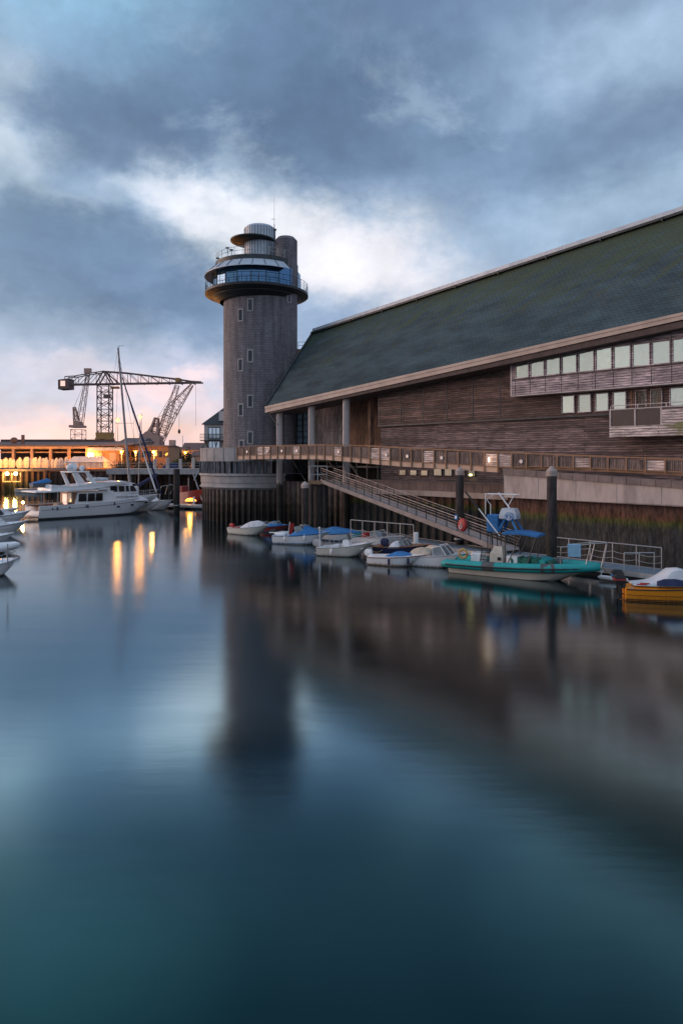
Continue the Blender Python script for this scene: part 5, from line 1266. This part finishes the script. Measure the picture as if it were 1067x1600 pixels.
# red trawler hull by the lookout
a, b = P(281, 0, 112), P(322, 0, 108); a.z = b.z = 0; t, H, L = hullboat('fishing_boat', 'dark red wooden fishing boat moored between the pier and the lookout', a, b, 2.6, 1.9, 2.6, fine=3)
hull_parts(t, H, 'red_hull', 'teak', (.3, .8), stripe='red_paint'); m = MB(); m.rbox(.4, 1.6, -.8, .8, 1.9, 2.9, .08); m.build('wheelhouse', G['red_hull'], t)
m = MB(); m.cyl((2.2, 0, 2), (2.2, 0, 4.2), .06, None, 6); m.build('mast', G['spar'], t); place(t, a, b)
p = P(298, 783, 103); t = thing('deck_lantern', 'glowing orange lantern dome on the jetty in front of the red fishing boat', 'lamp', p); 
m = MB(); m.ell(p, .85, .5, .45, 14, 6, 0); m.build('glowing_cover', G['glow_fire'], t, True); m = MB(); m.box(p.x-.9, p.x+.9, p.y-.5, p.y+.5, p.z-.12, p.z-.005); m.build('base', G['metal_dark'], t); lamp_light('lamp_light', p+Vector((0, -.6, .9)), 120, (1, .42, .06), .3, t)
for px in (305, 309): 
    pass
m = MB(); p = P(303, 776, 102); m.box(p.x-.12, p.x+.12, p.y-.1, p.y+.1, .5, p.z); tag(m.build('service_bollard', G['gelcoat']), 'small pale service bollard on the jetty beside the glowing orange lantern', 'bollard')
for k, (x0, x1) in enumerate(((-22.5, -21.3), (-21.1, -20.0))): pass
m = MB(); 
for p, q in ((P(301, 738, 118), P(316, 782, 106)), (P(311, 735, 118), P(303, 750, 112))): m.bar(p, q, .16)
tag(m.build('boat_hoist', G['spar']), 'crossed pale timber spars leaning by the pier next to the lookout', 'spars')

mooring('mooring_line', 'slack rope from the white console boat bow to the pontoon', W(584, 862, .9), W(604, 850, .5))
mooring('mooring_line', 'rope from the teal inflatable bow to the pontoon edge', W(942, 887, 1.0), W(962, 893, .5))
mooring('mooring_line', 'rope from the motor yacht stern toward the left boats', W(62, 800, 1.5), W(44, 812, 1.0), .4)
# ================================================================ LEFT EDGE BOATS
def leftboat(name, label, a, b, B, hs, hb, **kw):
    t, H, L = hullboat(name, label, a, b, B, hs, hb); hull_parts(t, H, kw.get('hm', 'gelcoat'), 'gelcoat', (.08, .45), crown=.1, stripe=kw.get('st', 'gelcoat_grey')); bowrail(t, H, .55, .45, 5); cleats(t, H)
    if kw.get('screen', 1): windscreen(t, L*.38, L*.6, B*.36, hs+.25, .6)
    if kw.get('cab'): m = MB(); house(m, L*.3, L*.72, hs, hs+.75, B*.38, B*.28, .9, .1); c_ = m.build('cabin', G['gelcoat'], t); m = MB(); m.box(L*.36, L*.55, -B*.375, B*.375, hs+.2, hs+.5); m.build('cabin_window', G['glass_dark'], c_)
    if kw.get('arch'): m = MB(); m.tube([(L*.2, -B*.42, hs), (L*.3, -B*.38, hs+1.4), (L*.3, B*.38, hs+1.4), (L*.2, B*.42, hs)], .05, 6); m.build('targa_arch', G['gelcoat'], t)
    if kw.get('tarp'): tarp(t, H, .05, .5, .5, kw['tarp'], seed=7)
    place(t, a, b); return t
leftboat('motor_boat', 'nearest white boat at the left edge with its pointed bow and thin pole', W(-70, 905), W(29, 894), 2.4, .7, .95)
m = MB(); p = W(12, 892, .9); m.cyl(p, p+Vector((0, 0, 1.5)), .03, None, 6); tag(m.build('bow_pole', G['spar']), 'thin pole standing on the nearest white bow at the left edge', 'pole')
a, b = W(-80, 872), W(27, 862); L = lenof(a, b); t = thing('inflatable_boat', 'grey and cream inflatable with dark stripes second from the front at the left edge', 'boat'); H = Hull(L, 2.0, .35, .5, draft=.2)
H.mesh().build('hull', G['gelcoat_cream'], t, True, 28); m = MB(); pts = H.line(0, .98, dz=.02, db=.1, n=20)+H.line(0, .98, dz=.02, db=.1, side=-1, n=20)[::-1]; m.tube(pts, .26, 12); q = m.build('buoyancy_tube', G['gelcoat'], t, True, 60); m = MB(); m.tube([(x, y*1.22, z) for x, y, z in pts], .04, 6); m.tube([(x, y*1.2, z+.1) for x, y, z in pts], .02, 5); m.build('rubbing_strake', G['rubber_black'], q)
H.deck(.1, .8, side=.02, depth=.2).build('deck', G['gelcoat_grey'], t); m = MB(); m.rbox(L*.5, L*.62, -.4, .4, .2, 1.1, .05); m.build('console', G['gelcoat'], t); place(t, a, b)
leftboat('motor_boat', 'low white boat just behind the grey inflatable at the left edge', W(-90, 862), W(23, 850), 2.4, .8, 1.0, screen=1)
leftboat('motor_boat', 'white sports cruiser with slanted arch third row back at the left edge', W(-90, 846), W(44, 834), 2.8, 1.0, 1.3, arch=1, cab=1)
leftboat('motor_boat', 'white cabin cruiser with dark windows moored just left of the motor yacht stern', W(-80, 830), W(48, 818), 2.8, 1.1, 1.5, cab=1, arch=1)
leftboat('motor_boat', 'rearmost white boat with pale blue cover at the left edge', W(-80, 818), W(30, 811), 2.8, 1.1, 1.4, tarp='canvas_white', screen=0)
p = P(36, 785, 86); t = thing('deck_light', 'warm glowing lamp on a slim post between the left boats and the motor yacht', 'lamp', (p.x, p.y, 0)); m = MB(); m.cyl((p.x, p.y, 0), p, .05, None, 6); m.build('post', G['galvanised'], t); m = MB(); m.ell(p, .16, .16, .16); m.build('bulb', G['glow_warm'], t, True); lamp_light('lamp_light', p+Vector((0, -.3, .1)), 160, (1, .65, .35), .2, t)

# ================================================================ FAR DOCKYARD
def lamp_post(px, py, D, label, group='sodium lamps over the far dock', power=1800, zb=5.0, tall=False, r=.3):
    p = P(px, py, D); t = thing('street_lamp', label, 'street lamp', (p.x, p.y, zb), group)
    m = MB(); m.cyl((p.x, p.y, zb), (p.x, p.y, p.z+.2), .11, .07, 8); m.build('post', G['spar'], t)
    m = MB(); m.bar((p.x-.7, p.y, p.z+.25), (p.x+.7, p.y, p.z+.25), .12); m.build('lamp_head', G['metal_dark'], t)
    m = MB(); m.ell(p, r, r, r*.85); m.build('bulb', G['glow_sodium'], t, True)
    lamp_light('lamp_light', p+Vector((0, -.6, -.15)), power, (1, .36, .05), .4, t)
lamp_post(184, 656, 172, 'tall orange street lamp just left of the tall yacht mast', tall=True, power=600, r=.42)
lamp_post(219, 651, 172, 'tall orange street lamp right of the tall yacht mast, below the furled sail', power=600, r=.42)
lamp_post(190, 706, 158, 'low orange street lamp directly under the leftmost tall lamp', r=.34)
lamp_post(212, 706, 158, 'low orange street lamp in the middle of the low row', r=.34)
lamp_post(240.6, 706, 158, 'brightest low orange street lamp above the sailing boats', power=4000, r=.42)
lamp_post(290, 707, 150, 'orange street lamp standing alone on the pier near the white house', r=.36)
lamp_post(141, 710, 166, 'small orange lamp over the white marquee', power=4000, r=.28)
for px, lab in ((11, 'left of the two green-yellow lamps low on the far quay wall'), (24.5, 'right of the two green-yellow lamps low on the far quay wall')):
    p = P(px, 740, 154); t = thing('quay_lamp', lab, 'lamp', p); m = MB(); m.ell(p, .45, .3, .4); m.build('bulb', G['glow_green'], t, True); m = MB(); m.box(p.x-1.1, p.x+1.1, p.y+.1, p.y+.3, p.z-1.9, p.z-1.7); m.bar(p+Vector((-1, .2, -1.7)), p+Vector((-1, .2, .2)), .1); m.bar(p+Vector((1, .2, -1.7)), p+Vector((1, .2, .2)), .1); m.build('bracket', G['shed_frame'], t)
    lamp_light('lamp_light', p+Vector((0, -.5, 0)), 700, (1, .75, .2), .3, t)
lamp_post(-22, 700, 152, 'unseen orange lamp added beyond the left frame edge to light the shed', power=16000)  # off-frame lamp added to brighten the shed and its wrapped dinghies
# open shed
def PX(px, D): return (px-533.5)/1067*D
sh = thing('dock_shed', 'long open-fronted dock shed with orange lit portal frame on the far quay', 'building', (PX(60, 166), 166, 5))
Z = lambda py, D: CH-(py-720)/1067*D
m = MB(); xL, xR = PX(-60, 166), PX(136, 166); zr, zt_ = Z(689, 190), Z(695.5, 166)
m.prism([(xL, 165, zt_), (xL, 190, zr), (xL, 190, zr-.4), (xL, 165, zt_-.3)], (PX(198, 166)-xL, 0, 0)); m.build('roof', G['shed_roof'], sh)
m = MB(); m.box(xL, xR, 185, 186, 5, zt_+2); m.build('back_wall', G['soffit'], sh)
for px in (-40, -9, 21, 50, 79, 107.5, 136):
    m = MB(); x = PX(px, 165.5); m.box(x-.3, x+.3, 165.3, 165.9, 5, zt_-.35); m.build('column', G['shed_frame'], sh)
m = MB(); m.box(xL, xR+.3, 165.1, 165.28, zt_-.85, zt_-.32); m.box(xL, xR, 166.2, 166.4, Z(707.5, 166), Z(706.5, 166)+.15); m.build('beam', G['shed_frame'], sh)
m = MB(); m.box(xL, PX(100, 170), 175, 175.4, Z(702, 172), Z(697, 172)); m.build('clerestory', G['render_pink'], sh)
m = MB(); x0, x1 = PX(136, 166)+.35, PX(186, 166); m.box(x0, x1, 165.9, 185, 5, Z(704, 166)); wb = m.build('brick_wall', G['shed_wall'], sh)
m = MB(); m.box(x0, x1+1, 165.4, 167, Z(704, 166)+.01, Z(699, 166)); m.build('eaves_band', G['metal_pale'], sh)
for px in (143, 155, 176):
    m = MB(); x = PX(px, 165.8); m.box(x-.8, x+.8, 165.8, 165.93, 5.2 if px == 176 else 7.5, 9.0); m.build('window', G['render_pink'], wb)
m = MB(); p = P(35, 683, 172); m.box(p.x-.3, p.x+.3, 172, 172.6, zt_, p.z+.6); m.ell(P(22, 688, 172), 1, .6, .8); m.build('chimney', G['shed_roof'], sh)
# wrapped bundles in the shed
random.seed(3); pro = None
xs_ = [2, 6.5, 11, 15.5, 20, 29, 33.5, 38, 42.5, 47, 52, 56.5, 61, 65.5, 70, 74.5, 84, 88.5, 93, 97, 101]
for i, px in enumerate(xs_):
    if pro is None:
        t = thing('wrapped_dinghy', 'white wrapped dinghy stored on end in the open shed', 'dinghy', (0, 0, 5.05), 'white wrapped dinghies stored in the far shed')
        m = MB(); secs = []
        for k in range(9):
            q = k/8; w_ = .62*math.sin(math.pi*(.22+.72*q))**.8; secs.append([(w_*math.cos(R(a_))*(1 if a_ % 60 else .85), .5*w_*math.sin(R(a_)), 5.05+2.5*q) for a_ in range(0, 360, 30)])
        m.loft(secs); o = m.build('wrapping', G['tarp_white'], t, True, 60); m = MB()
        for z in (5.7, 6.6): m.tube([(.66*math.cos(R(a_)), .36*math.sin(R(a_)), z) for a_ in range(0, 360, 30)], .03, 4, True)
        m.build('strap', G['gelcoat_grey'], t); pro = t; u = t
    else: u = copy_tree(pro)
    dn = min(abs(px-c) for c in (0, 24, 78.5)); u.location = (PX(px, 160.5), 160.5+random.uniform(-.4, .4), 5.36); u.rotation_euler = (0, random.uniform(-.12, .12), random.uniform(-.3, .3)); s_ = 1.0*(.8 if dn < 7 else 1); u.scale = (1, 1, s_*random.uniform(.92, 1.05))
mq = thing('marquee', 'white pitched marquee tent glowing beside the dock shed', 'tent', (PX(130, 162), 162, 5)); x0, x1 = PX(108, 160), PX(165, 160); ze, zrg = Z(722, 160), Z(713, 160)
m = MB(); m.box(x0, x1, 158.5, 164, 5.36, ze); m.build('side_wall', G['tarp_white'], mq)
m = MB(); m.loft([[(x0-.1, 158.3, ze), (x0+.6, 161.2, zrg), (x0-.1, 164.2, ze)], [(x1+.1, 158.3, ze), (x1-.9, 161.2, zrg), (x1+.1, 164.2, ze)]]); m.build('canopy', G['tarp_white'], mq)
m = MB()
for i in range(7): x = x0+(x1-x0)*i/6; m.bar((x, 158.45, 5.36), (x, 158.45, ze), .08)
m.build('frame_pole', G['shed_frame'], mq)
def bld(name, label, px0, px1, pyt, D, depth, mt, roof=None, rp_=None, wins=0, cat='building'):
    t = thing(name, label, cat, (PX((px0+px1)/2, D), D, 5)); x0, x1 = PX(px0, D), PX(px1, D); z = Z(pyt, D)
    m = MB(); m.box(x0, x1, D, D+depth, 5, z); w_ = m.build('wall', G[mt], t)
    m = MB(); zr_ = Z(rp_, D) if rp_ else z+.4
    m.prism([(x0-.3, D-.4, z+.003), (x0-.3, D+depth/2, zr_), (x0-.3, D+depth+.4, z+.003)], (x1-x0+.6, 0, 0)); m.build('roof', G[roof or 'shed_roof'], t)
    for i in range(wins):
        x = x0+(x1-x0)*(i+.5)/wins; m = MB(); m.box(x-.5, x+.5, D-.05, D+.05, z-2.8, z-1.3); o = m.build('window', G['glass_dark'], w_)
    return t
bld('warehouse', 'orange lit flat warehouse behind the low street lamps', 187, 263, 697, 172, 12, 'shed_wall', wins=9)
bld('warehouse', 'brown gabled roof rising behind the tall mast', 188, 222, 690, 190, 12, 'shed_wall', rp_=683, wins=3)
bld('office_block', 'pale pink flat-roofed block right of the orange warehouse', 264, 284, 700, 185, 8, 'render_pink', wins=4)
bld('house', 'pink house with pitched brown roof behind the lone pier lamp', 284, 312, 703, 160, 8, 'render_pink', rp_=691, wins=5)
bld('house', 'small dark timber balcony building against the lookout', 300, 322, 712, 145, 6, 'render_pink', rp_=704, wins=3)
m = MB(); p = P(268, 693, 186); m.box(p.x-.7, p.x+.7, 186, 188, 5, p.z+1); tag(m.build('chimney_stack', G['render_pink']), 'square pale chimney above the pink block', 'chimney')
# white house with balcony beside the tower
wh = thing('white_house', 'white harbour house with slate roof and black balcony left of the tower', 'building', (PX(335, 135), 135, 5)); x0, x1 = PX(319, 135), PX(372, 135); ze, zrg = Z(663, 135), Z(628, 139)
m = MB(); m.box(x0, x1, 135, 146, 5, ze); ww = m.build('wall', G['render_white'], wh)
m = MB(); m.loft([[(x0-.5, 134.5, ze), (x1, 134.5, ze), (x1, 146.5, ze), (x0-.5, 146.5, ze)], [(x0+4.5, 140, zrg), (x1, 140, zrg), (x1, 141, zrg), (x0+4.5, 141, zrg)]]); rf = m.build('roof', G['slate_plain'], wh)
m = MB(); p = P(347, 650, 136); m.box(p.x-.45, p.x+.45, 134.9, 138, p.z-1, p.z+.9); m.build('dormer', G['render_white'], rf)
for py, hh in ((676, 2.2), (693, 1.6)):
    p = P(335, py, 135); m = MB(); m.box(p.x-1.2, p.x+1.2, 134.9, 135.1, p.z-hh/2-.1, p.z+hh/2); o = m.build('window', G['metal_black'], ww); m = MB()
    for k in (-1, 0, 1): m.box(p.x+k*.75-.3, p.x+k*.75+.3, 134.85, 134.89, p.z-hh/2, p.z+hh/2-.15)
    m.build('pane', G['glass_grid'], o)
zb2 = Z(688, 134); m = MB(); bx0, bx1 = PX(313, 133), PX(352, 133); m.box(bx0, bx1, 132.6, 135, zb2-.15, zb2); ba = m.build('balcony', G['metal_black'], wh); m = MB()
for k in range(26): x = bx0+(bx1-bx0)*k/25; m.bar((x, 132.7, zb2), (x, 132.7, zb2+1.2), .04)
m.bar((bx0, 132.7, zb2+1.2), (bx1, 132.7, zb2+1.2), .09); m.bar((bx0, 132.7, zb2+.6), (bx1, 132.7, zb2+.6), .05)
for k in range(3): m.bar((bx0+1+k*1.7, 133, zb2-.1), (bx0+1+k*1.7, 135, zb2-1.3), .1)
m.build('railing', G['metal_black'], ba)
# trees and shrubs on the bank
def bush(name, label, c, rx_, ry_, rz_, n, mt, trunk=True, cat='shrub'):
    t = thing(name, label, cat, (c[0], c[1], c[2])); m = MB(); rnd = random.Random(int(c[0]*10))
    cl = [(rnd.gauss(0, .45), rnd.gauss(0, .4), rnd.random()**.7, rnd.uniform(.25, .45)) for _ in range(14)]
    for _ in range(n):
        q = rnd.choice(cl); d = Vector((rnd.gauss(0, 1), rnd.gauss(0, 1), rnd.gauss(0, 1))).normalized()*q[3]*rnd.random()**.4
        p = Vector((c[0]+(q[0]+d.x)*rx_, c[1]+(q[1]+d.y)*ry_, c[2]+max(.05, (q[2]*.85+d.z))*rz_)); s = rnd.uniform(.10, .24)
        e = Vector((rnd.gauss(0, 1), rnd.gauss(0, 1), rnd.gauss(0, 1))).normalized(); f = e.cross(Vector((.3, .5, .8))).normalized()
        m.add([p-e*s, p+f*s*.5, p+e*s, p-f*s*.5], [(0, 1, 2, 3)])
    m.build('crown', G[mt], t); m = MB(); 
    for k in range(3): m.cyl((c[0], c[1], c[2]-.3), (c[0]+(k-1)*rx_*.4, c[1], c[2]+rz_*.7), .12, .04, 6)
    m.build('trunk', G['bark'], t)
m = MB(); m.loft([[(-52+i*2.2, 154, -1), (-52+i*2.2, 150-1*math.sin(i), .4), (-52+i*2.2, 153, 4.4+.4*math.sin(i*1.3)), (-52+i*2.2, 156.5, 5.3)] for i in range(8)], closed=False); tag(m.build('bank', G['ground']), kind='structure')
for i, (px, py, D, rx_, rz_, lab) in enumerate(((196, 735, 153, 3.2, 3.0, 'dark leafy bush at the left end of the quay bank below the lamps'), (214, 733, 152, 4.0, 4.0, 'largest dark bush on the quay bank under the middle low lamp'), (232, 735, 151, 3.2, 3.6, 'dark rounded bush on the bank right of the largest bush'), (246, 740, 148, 2.4, 2.8, 'low dark bush at the right end of the quay bank above the sailing boats'))):
    bush('bush', lab, (PX(px, D), D, Z(py+8, D)-.5), rx_, 2, rz_, 2600, 'leaf_dark')
bush('bush', 'bushy yellow-green shrub lit under the lone pier lamp', (PX(283, 140), 140, 5), 2.6, 1.5, 2.4, 1400, 'leaf_light')
bush('palm_shrub', 'spiky little palm shrub behind the pier railing', (PX(293, 138), 138, 5.2), 1.8, 1, 4.0, 900, 'leaf_dark')
m = MB(); p = P(175, 736, 153.5); m.box(p.x-.65, p.x+.65, 153.5, 153.6, p.z-.5, p.z+.5); sg = tag(m.build('notice_board', G['gelcoat']), 'small white notice board fixed on the far quay wall', 'sign')
# boats / clutter along far quay
a, b = P(27, 0, 150), P(72, 0, 149); a.z = b.z = 0; t, H, L = hullboat('work_boat', 'low dark barge moored flat along the far quay wall', a, b, 2.5, .9, 1.2); hull_parts(t, H, 'gelcoat_grey', 'gelcoat_grey'); place(t, a, b)
m = MB(); m.loft([[P(255+i*6, 735-abs(i-3)*-.0, 131)+Vector((0, dy, dz*(1-.12*abs(i-3)))) for dy, dz in ((-1, -.6), (0, 1.6), (1, -.6))] for i in range(6)]); tag(m.build('covered_sailboat', G['canvas_navy']), 'dark blue covered boat stored on the pier left of the bollards', 'boat')

# ================================================================ CRANES
def lattice(m, a, b, wa, wb, n, r=.12, up=None, tri=False):
    a, b = Vector(a), Vector(b); d = (b-a).normalized(); up = Vector(up) if up else (Vector((0, 1, 0)) if abs(d.y) < .9 else Vector((1, 0, 0)))
    x = d.cross(up).normalized(); y = x.cross(d)
    def c4(k):
        p = a.lerp(b, k); w_ = (wa+(wb-wa)*k)/2; return [p+x*w_+y*w_, p-x*w_+y*w_, p-x*w_-y*w_, p+x*w_-y*w_]
    for j in range(4): m.bar(c4(0)[j], c4(1)[j], r*2)
    for i in range(n):
        q0, q1 = c4(i/n), c4((i+1)/n)
        for j in range(4):
            m.bar(q0[j], q0[(j+1) % 4], r)
            if (i+j) % 2: m.bar(q0[j], q1[(j+1) % 4], r)
            else: m.bar(q0[(j+1) % 4], q1[j], r)
    q = c4(1)
    for j in range(4): m.bar(q[j], q[(j+1) % 4], r)
D = 300
cr = thing('hammerhead_crane', 'huge hammerhead dockyard crane with horizontal lattice jib', 'crane', (PX(164, D), D, 5))
m = MB(); lattice(m, P(164, 676, D), P(164, 603, D), 5.1, 5.1, 8, .2); m.build('tower', G['crane_steel'], cr)
m = MB(); c0 = P(164, 0, D); cxx = c0.x
for s_ in (-1, 1):
    m.prism([(cxx+s_*1.0, D-3, Z(686, D)), (cxx+s_*3.2, D-3, Z(686, D)), (cxx+s_*6.4, D-3, Z(700, D)), (cxx+s_*3.6, D-3, Z(700, D))], (0, 6, 0))
m.box(cxx-3.3, cxx+3.3, D-3, D+3, Z(686, D)+.01, Z(684, D)); m.prism([(cxx-3.0, D-2.8, Z(684, D)), (cxx+3.0, D-2.8, Z(684, D)), (cxx+3.2, D-2.8, Z(676, D)), (cxx-3.2, D-2.8, Z(676, D))], (0, 5.6, 0)); m.box(cxx-5, cxx+5, D-3, D+3, 5, Z(697, D)); m.build('base', G['crane_yellow'], cr)
jb = MB(); top = [(104, 589), (120, 588), (141, 584), (164, 580.5), (200, 583), (240, 588), (275, 592), (300, 596), (316, 597)]; bot = 600
for dy in (-2, 2):
    tp = [P(x, y, D)+Vector((0, dy, 0)) for x, y in top]; bp = [P(x, 601-(x-104)*.016, D)+Vector((0, dy, 0)) for x, _ in top]
    for i in range(len(tp)-1): jb.bar(tp[i], tp[i+1], .4)
    jb.bar(bp[0], bp[-1], .5)
    xs2 = [104+i*(316-104)/13 for i in range(14)]
    def ty(x):
        for (xa, ya), (xb, yb) in zip(top, top[1:]):
            if xa <= x <= xb: return ya+(yb-ya)*(x-xa)/(xb-xa)
    for i, x in enumerate(xs2[:-1]):
        t_ = P(x, ty(x), D)+Vector((0, dy, 0)); u_ = P(x, 601-(x-104)*.016, D)+Vector((0, dy, 0)); x2_ = xs2[i+1]
        jb.bar(t_, u_, .2); 
        a_ = P(x2_, 601-(x2_-104)*.016, D)+Vector((0, dy, 0)); jb.bar(t_ if x > 150 else u_, a_ if x > 150 else P(x2_, ty(x2_), D)+Vector((0, dy, 0)), .2)
for x in [104+i*20 for i in range(11)]: jb.bar(P(x, 600, D)-Vector((0, 2, 0)), P(x, 600, D)+Vector((0, 2, 0)), .3)
jb.build('jib', G['crane_steel'], cr)
m = MB()
for sx_ in (-12, 12):
    for dy in (-2, 2): m.bar(P(164, 580, D)+Vector((0, dy, 0)), P(164+sx_, 601, D)+Vector((0, dy, 0)), .5)
m.bar(P(164, 580, D), P(188, 601, D), .5); m.build('king_post', G['crane_steel'], cr)
m = MB(); p, q = P(95, 609, D), P(110, 592, D); m.hexa([(p.x, D-3, p.z), (q.x+.5, D-3, p.z+.3), (q.x+.5, D+3, p.z+.3), (p.x, D+3, p.z), (p.x, D-3, q.z-.6), (q.x+.5, D-3, q.z), (q.x+.5, D+3, q.z), (p.x, D+3, q.z-.6)]); cw = m.build('counterweight_house', G['crane_steel'], cr)
m = MB(); p, q = P(99, 604, D), P(106, 596, D); m.box(p.x, q.x, D-3.1, D-2.98, p.z, q.z); m.build('lit_panel', G['screen_pale'], cw)
m = MB(); p, q = P(166, 623, D), P(176, 617, D); m.box(p.x, q.x, D-3.6, D-2.6, p.z, q.z); m.build('cab', G['crane_steel'], cr)
m = MB(); p, q = P(276, 597, D), P(282, 591, D); m.box(p.x, q.x, D-2.4, D+2.4, p.z, q.z); p, q = P(174, 607, D), P(186, 604, D); m.box(p.x, q.x, D-1, D+1, p.z, q.z); m.build('trolley', G['crane_yellow'], cr)
m = MB(); m.bar(P(306, 600, D), P(306, 665, D), .09); m.bar(P(176, 604, D), P(172, 640, D), .08); m.build('hoist_cable', G['metal_dark'], cr)
D = 370
c2_ = thing('luffing_crane', 'slim pale luffing crane left of the hammerhead crane', 'crane', (PX(122, D), D, 5))
m = MB(); lattice(m, P(122.5, 702, D), P(122.5, 671, D), 6, 6, 4, .14); m.build('tower', G['crane_pink'], c2_)
m = MB(); p, q = P(112, 671, D), P(131, 663, D); m.box(p.x, q.x, D-4, D+4, p.z+1, q.z-.5); m.box(p.x+2, p.x+5, D-3, D+3, q.z-.5, q.z+1.5); m.build('machine_house', G['crane_pink'], c2_)
m = MB(); lattice(m, P(124, 664, D), P(138, 582, D), 3.2, 1.4, 10, .13); m.build('jib', G['crane_pink'], c2_)
m = MB(); lattice(m, P(121, 664, D), P(116, 636, D), 3, 1, 6, .2); m.bar(P(116, 636, D), P(121, 623, D), .12); m.build('a_frame', G['crane_pink'], c2_)
m = MB(); p = P(138, 580, D); m.box(p.x-2, p.x+1.5, D-1, D+1, p.z-1, p.z+1.6); m.bar(P(116, 636, D), P(138, 582, D), .1); m.build('jib_head', G['crane_pink'], c2_)
D = 260
c3_ = thing('luffing_crane', 'pink-lit portal crane with heavy lattice jib pointing up to the right', 'crane', (PX(240, D), D, 5))
m = MB()
m.loft([[P(x, y, D)+Vector((0, dy, 0)) for x, y in ((222, 702), (222, 682), (232, 674), (252, 682), (252, 702))] for dy in (-3, 3)]); m.build('machine_house', G['crane_pink'], c3_)
m = MB(); lattice(m, P(240, 682, D), P(245, 653, D), 3.4, 1.2, 5, .3); m.bar(P(226, 682, D), P(243, 655, D), .5); m.build('a_frame', G['crane_pink'], c3_)
m = MB(); lattice(m, P(247, 694, D), P(268, 642, D), 2.6, 4.2, 6, .13); lattice(m, P(268, 642, D), P(300, 601, D), 4.2, 1.0, 8, .12); m.build('jib', G['crane_pink'], c3_)
m = MB(); lattice(m, P(252, 680, D+2), P(277, 602, D+2), 2.8, 1.4, 10, .1); m.bar(P(245, 653, D), P(268, 642, D), .14); m.bar(P(245, 655, D), P(277, 602, D), .12); m.build('rear_jib', G['crane_pink'], c3_)
m = MB(); m.bar(P(280, 625, D), P(280, 676, D), .1); p = P(280, 674, D); m.ell(p, .5, .5, .9); m.build('hook', G['metal_dark'], c3_)
m = MB(); lattice(m, P(226, 705, D), P(226, 690, D), 3, 3, 3, .3); lattice(m, P(248, 705, D), P(248, 690, D), 3, 3, 3, .3); m.build('portal_leg', G['crane_pink'], c3_)
for k, (px, pt, lab) in enumerate(((285.5, 690, 'thin bare mast rising right of the luffing crane'), (221, 655, 'slim lattice mast beside the pink crane cabin'))):
    m = MB(); p = P(px, pt, 200); m.cyl((p.x, 200, 5), (p.x, 200, P(px, pt-10, 200).z), .14, .06, 6); tag(m.build('pole_mast', G['spar']), lab, 'mast')
